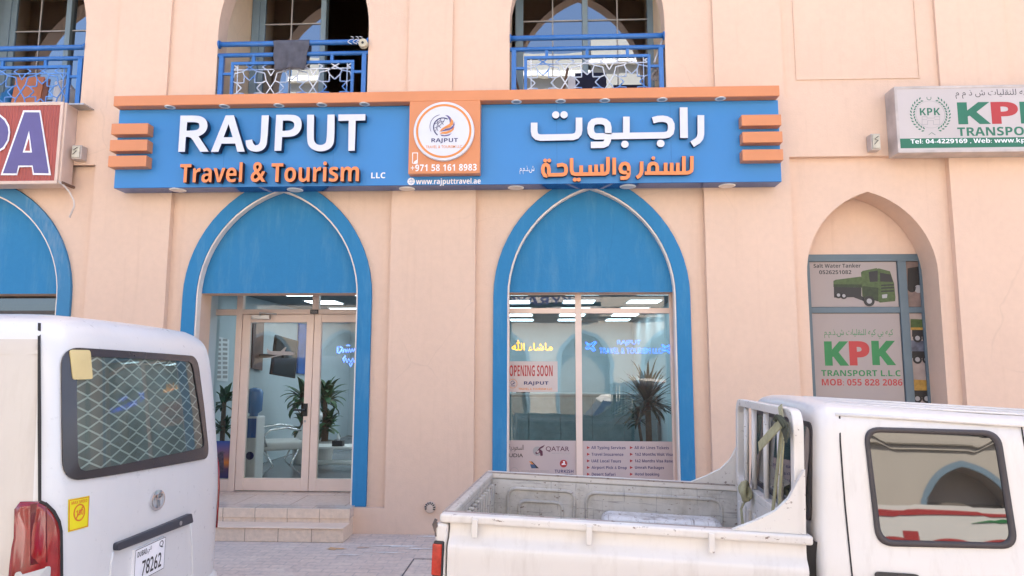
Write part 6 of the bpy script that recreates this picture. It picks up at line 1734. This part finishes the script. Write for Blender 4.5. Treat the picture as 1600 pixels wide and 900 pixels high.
sw2 = q.build('side_window', M['rubber'], pk); q = MB(); patch(q, KL, rrect([(a + (.02 if k in (0, 3) else -.02), b + (-.02 if k < 2 else .02)) for k, (a, b) in enumerate(fw)], .04, 6), .0025, 5); q.build('glass', M['car_glass'], sw2)
for xh in (kpx(1366, 896, 2.0, -.15)[0], 2.78):
    q = MB(); patch(q, KL, rrect([(xh, -.135), (xh + .19, -.135), (xh + .19, -.205), (xh, -.205)], .02, 4), .014, 3, edge=.0)
    q.build('door_handle', M['black'], pk)
# rear cab window
def BL(y, z): return Vector((1.7855 + .05 * max(0, z) - .0, y, z))
ro = rrect([(.14, .51), (KW - .14, .51), (KW - .10, .04), (.10, .04)], .06, 6)
ri = rrect([(.165, .485), (KW - .165, .485), (KW - .13, .07), (.13, .07)], .045, 6)
def inward(y, z, d): p = BL(y, z); return (p.x - d, p.y, p.z)
q = MB(); V = [inward(a, b, d) for ol, d in ((ro, -.004), (ro, .006), (ri, .008), (ri, .001)) for a, b in ol]; n_ = len(ro)
q.add(V, [(k * n_ + i, k * n_ + (i + 1) % n_, (k + 1) * n_ + (i + 1) % n_, (k + 1) * n_ + i) for k in range(3) for i in range(n_)])
rwn = q.build('rear_window', M['rubber'], pk)
q = MB(); q.add([inward(a, b, .0015) for a, b in ri], [tuple(range(len(ri)))[::-1]]); q.build('glass', M['car_glass'], rwn)
for x_ in (.90, 3.95):
    for s_ in (0, 1):
        yc = .10 if s_ == 0 else KW - .10
        zc_ = gz(x_) + .335
        o = MB().lathe((x_, yc, zc_), [(.20, -.09), (.31, -.09), (.335, -.06), (.335, .06), (.31, .09), (.20, .09)], 32, 'y').build('wheel', M['rubber'], pk)
        MB().disc((x_, yc, zc_), .205, .205, -.085, .085, 24).build('rim', M['steel'], o)
MB().box(.1, 4.6, .25, KW - .25, -.72, -.50).build('chassis', M['gap'], pk)
# ------------------------------------------------------------------ webbing tied round the guard
M['strap'] = plain('olive_webbing', (0.34, 0.32, 0.19), 0.85, var=.18, scale=30)
M['strap_dark'] = plain('dark_olive_webbing', (0.05, 0.055, 0.035), 0.85, var=.3, scale=30)
def wp(x, y, z): return KO + kr_ @ Vector((x, y, z))
def ribbon(path, w_, th, wdir=(0, 1, 0)):
    m_ = MB(); V = []
    for i, p in enumerate(path):
        p = Vector(p); d = (Vector(path[min(i + 1, len(path) - 1)]) - Vector(path[max(i - 1, 0)])).normalized()
        wv = Vector(wdir); wv = (wv - d * wv.dot(d)).normalized(); nn = d.cross(wv)
        V += [wp(*(p + wv * a + nn * b)) for a, b in ((-w_ / 2, -th), (w_ / 2, -th), (w_ / 2, th), (-w_ / 2, th))]
    n_ = len(path)
    F = [(4 * i + k, 4 * i + (k + 1) % 4, 4 * i + 4 + (k + 1) % 4, 4 * i + 4 + k) for i in range(n_ - 1) for k in range(4)] + [(3, 2, 1, 0), (4 * n_ - 4, 4 * n_ - 3, 4 * n_ - 2, 4 * n_ - 1)]
    return m_.add(V, F)
l1 = thing('lashing_strap', 'long olive webbing strap hanging down the pickup window guard', 'strap', (0, 0, 0))
def child_path(path, w_, th, name, mat, par, wdir=(0, 1, 0)): return ribbon(path, w_, th, wdir).build(name, mat, par)
def guard_pt(u, v, x=1.675):                                       # point of the plane just behind the guard seen at a photo pixel
    d = kr_.transposed() @ ray(u, v); o = kr_.transposed() @ (CAMLOC - KO); t = (x - o.x) / d.x; p = o + d * t
    return (x, p.y, p.z)
child_path([guard_pt(1222, 662, 1.685), guard_pt(1219, 690, 1.672), guard_pt(1215, 730, 1.668), guard_pt(1210, 775, 1.668), guard_pt(1206, 812, 1.66)], .040, .003, 'webbing', M['strap'], l1)
child_path([guard_pt(1225, 660, 1.683), guard_pt(1223, 700, 1.664), guard_pt(1219, 760, 1.66), guard_pt(1216, 806, 1.655)], .030, .003, 'webbing', M['strap'], l1)
child_path([guard_pt(1219, 634, 1.70), guard_pt(1220, 645, 1.672), guard_pt(1223, 660, 1.66)], .026, .003, 'webbing', M['strap'], l1)
kn = MB()
kp0 = Vector(guard_pt(1223, 659, 1.665))
kn.tube([wp(*(kp0 + Vector((-.01 - .012 * math.cos(t), .05 * math.cos(t * .8), .022 * math.sin(t * 1.3))))) for t in [k * .5 for k in range(13)]], .014, 6)
kn.build('knot', M['strap_dark'], l1)
l2 = thing('lashing_strap', 'loose end of olive webbing sticking out diagonally from the knot on the guard', 'strap', (0, 0, 0))
child_path([guard_pt(1221, 659, 1.66), guard_pt(1206, 676, 1.63), guard_pt(1186, 698, 1.60)], .052, .003, 'webbing', M['strap'], l2, (0, .6, .8))
child_path([guard_pt(1224, 665, 1.665), guard_pt(1229, 680, 1.655), guard_pt(1227, 690, 1.65)], .05, .003, 'webbing', M['strap_dark'], l2)
l3 = thing('lashing_strap', 'olive webbing knotted round the lower bar of the guard, its end in the bed', 'strap', (0, 0, 0))
kp1 = Vector(guard_pt(1170, 768, 1.675))
kn = MB()
for s_ in range(3):
    kn.tube([wp(*(kp1 + Vector((-.02 + .022 * math.cos(t + s_), (.055 - .008 * s_) * math.cos(t), (.05 - .01 * s_) * math.sin(t + s_ * .9))))) for t in [k * .45 for k in range(15)]], .017, 6)
kn.build('knot', M['strap'], l3, smooth=True)
child_path([guard_pt(1166, 778, 1.66), guard_pt(1158, 795, 1.64), guard_pt(1160, 815, 1.63), guard_pt(1164, 840, 1.62)], .034, .003, 'webbing', M['strap'], l3)

# ------------------------------------------------------------------ across the street, behind the camera (seen in the glass)
OPP = thing('facing_building', 'long pale sunlit building with blue arches across the street', 'building', (0, -21, GZ))
M['far_wall'] = plaster('pale_far_plaster', (0.46, 0.42, 0.37))
M['far_dark'] = plain('far_dark_opening', (0.04, 0.045, 0.05), 0.3)
M['far_band'] = plain('far_arch_band', (0.16, 0.24, 0.31), 0.8)
M['far_shop'] = plain('far_shop_front', (0.20, 0.17, 0.14), 0.3)
om = MB()
xs = [-21 + 3.5 * i for i in range(13)]
def flip(mb): return mb
for i in range(12):
    x0, x1 = xs[i], xs[i + 1]; cx = (x0 + x1) / 2
    t = MB(); arch_panel(t, x0, x1, 0, 4.6, 0, cx, 1.05, .36, 2.5, 0, .6)
    om.add([(x, -y, z) for x, y, z in t.v], [f[::-1] for f in t.f])
    t = MB(); arch_panel(t, x0, x1, 4.6, 9.4, 0, cx, .9, .3, 6.9, 5.6, .5)
    om.add([(x, -y, z) for x, y, z in t.v], [f[::-1] for f in t.f])
om.box(-21, 21, -.5, 0, 9.4, 11.2); om.box(-21, -6, -8, -.6, 0, 11.2); om.box(-6, 4, -8, -.6, 0, 12.6); om.box(4, 21, -8, -.6, 0, 11.2)
om.box(-21, 21, 0, .12, 4.5, 4.72); om.box(-21, 21, 0, .15, 11.0, 11.2)
om.build('wall', M['far_wall'], OPP)
for i in range(12):
    cx = (xs[i] + xs[i + 1]) / 2
    MB().box(cx - 1.04, cx + 1.04, -.58, -.5, 0.02, 2.9).build('shop_front', M['far_shop'], OPP)
    MB().box(cx - .89, cx + .89, -.55, -.48, 5.62, 8.4).build('window', M['far_dark'], OPP)
    Ao = arch(cx, 1.22, .36, 2.5); Ai = arch(cx, 1.06, .36, 2.5)
    Ao = [(cx - 1.22, 0)] + Ao + [(cx + 1.22, 0)]; Ai = [(cx - 1.06, 0)] + Ai + [(cx + 1.06, 0)]
    n = len(Ao); V = [(x, .03, z) for x, z in Ao + Ai]
    MB().add(V, [(i_, n + i_, n + i_ + 1, i_ + 1) for i_ in range(n - 1)]).build('arch_band', M['far_band'], OPP)
ss = MB().box(-4.4, 2.4, .01, .3, 4.75, 5.55).build('sign_board', M['lightbox'], OPP)
text_mb('SKYRAYS', -1.6, 1.5, 5.0, 5.35, lambda a, b, d: (-a, .302, b), 0, .02).build('lettering', M['navy_print'], ss)
mb_ = MB().box(6.0, 9.4, .01, .45, 1.92, 2.3).build('sign_board', plain('maroon_board', (0.16, 0.05, 0.05), 0.5), OPP)
MB().box(6.05, 9.35, .451, .456, 1.94, 1.97).box(6.05, 9.35, .451, .456, 2.25, 2.28).build('edging', M['lightbox'], mb_)
MB().box(-21, 21, .121, .3, 4.9, 5.1).build('cornice', M['far_wall'], OPP)
M['tower'] = plain('tower_render', (0.26, 0.26, 0.255), 0.8)
for x0_, x1_, h_, lab in ((2.9, 15, 21.7, 'tall plain white building behind the pale one, the higher of two'), (-15, 2.7, 20.9, 'wide plain white building behind the pale one, the lower of two')):
    tl = thing('white_tower', lab, 'building', (0, -29.5, GZ))
    MB().box(x0_, x1_, -9, 0, 0, h_).build('wall', M['tower'], tl)
    MB().box(x0_ - .1, x1_ + .1, -.1, .35, h_ - 1.6, h_ - 1.3).build('ledge', M['white'], tl)
    for fl in range(5):
        for k in range(4):
            xx = x0_ + 1.2 + k * (x1_ - x0_ - 2) / 4
            MB().box(xx, xx + 1.3, .005, .06, 2 + fl * 3, 3.5 + fl * 3).build('window', M['far_dark'], tl)
M['far_glass'] = plain('far_car_glass', (0.10, 0.12, 0.13), 0.15)
def side_vehicle(name, label, cat, loc, rz, prof, wins, width, paint, winmat, roof=None, wheels=((-1.35, .31), (1.3, .31))):
    t = thing(name, label, cat, loc, (0, 0, rz))
    b = MB().prism(prof, -width / 2, width / 2).build('body', paint, t, bevel=.07, seg=3)
    for w_ in wins:
        for s in (-1, 1):
            y0 = s * (width / 2 - .004); y1 = s * (width / 2 + .006)
            MB().prism(w_, min(y0, y1), max(y0, y1)).build('window', winmat, t)
    for x_, r_ in wheels:
        for s in (-1, 1):
            o = MB().disc((x_, s * (width / 2 - .10), r_), r_, r_, -.1, .105, 28).build('wheel', M['rubber'], t, bevel=.02)
            MB().disc((x_, s * (width / 2 + .008), r_), r_ * .6, r_ * .6, -.004, .004, 20).build('rim', M['steel'], o)
    if roof: MB().prism(roof, -width / 2 + .05, width / 2 - .05).build('roof', M['white'], t, bevel=.05, seg=3)
    return t
M['car_white'] = carpaint('car_white', (0.76, 0.75, 0.73), amount=.05)
M['car_blue'] = carpaint('car_navy', (0.018, 0.022, 0.10), amount=.05)
side_vehicle('parked_truck', 'navy flat-fronted light truck with a white roof parked behind the camera', 'truck', (0, -10.2, GZ), 0,
    [(.90, .42), (4.9, .42), (4.9, .95), (2.48, .95), (2.42, 1.46), (1.5, 1.48), (1.08, 1.0), (.92, .85)],
    [[(1.30, 1.0), (1.58, 1.38), (1.72, 1.38), (1.72, 1.0)], [(1.80, .98), (1.80, 1.38), (2.34, 1.38), (2.36, .98)]], 1.72, M['car_blue'], M['far_glass'], roof=[(1.40, 1.44), (2.46, 1.44), (2.42, 1.57), (1.60, 1.57)], wheels=((1.5, .31), (4.1, .31)))
side_vehicle('parked_car', 'white saloon car parked behind the camera', 'car', (-5.3, -10.6, GZ), 0,
    [(-2.2, .35), (2.2, .35), (2.25, .8), (1.6, .92), (.9, 1.42), (-.6, 1.44), (-1.3, .95), (-2.15, .82)],
    [[(-1.0, .98), (-.52, 1.34), (.1, 1.34), (.1, .98)], [(.18, .98), (.18, 1.34), (.8, 1.32), (1.25, .98)]], 1.74, M['car_white'], M['far_dark'])
bv = side_vehicle('delivery_van', 'white delivery van with a red stripe parked behind the camera', 'van', (5.2, -10.9, GZ), 0,
    [(-2.6, .4), (2.6, .4), (2.65, 1.1), (2.2, 1.25), (1.75, 1.98), (-2.6, 2.02)], [[(1.35, 1.3), (1.35, 1.85), (1.70, 1.85), (2.0, 1.3)]], 1.8, M['car_white'], M['far_glass'], wheels=((-1.6, .33), (1.65, .33)))
MB().prism([(-2.5, 1.87), (.6, 1.91), (-2.5, 1.97)], .901, .907).build('stripe', M['red_print'], bv)
MB().prism([(-.9, 1.80), (-.2, 1.85), (-.55, 1.87)], .901, .907).build('stripe', M['green_print'], bv)
text_mb('deen', -2.0, .2, 1.42, 1.70, lambda a, b, d: (a, .906, b), 0, .05).build('lettering', M['red_print'], bv)
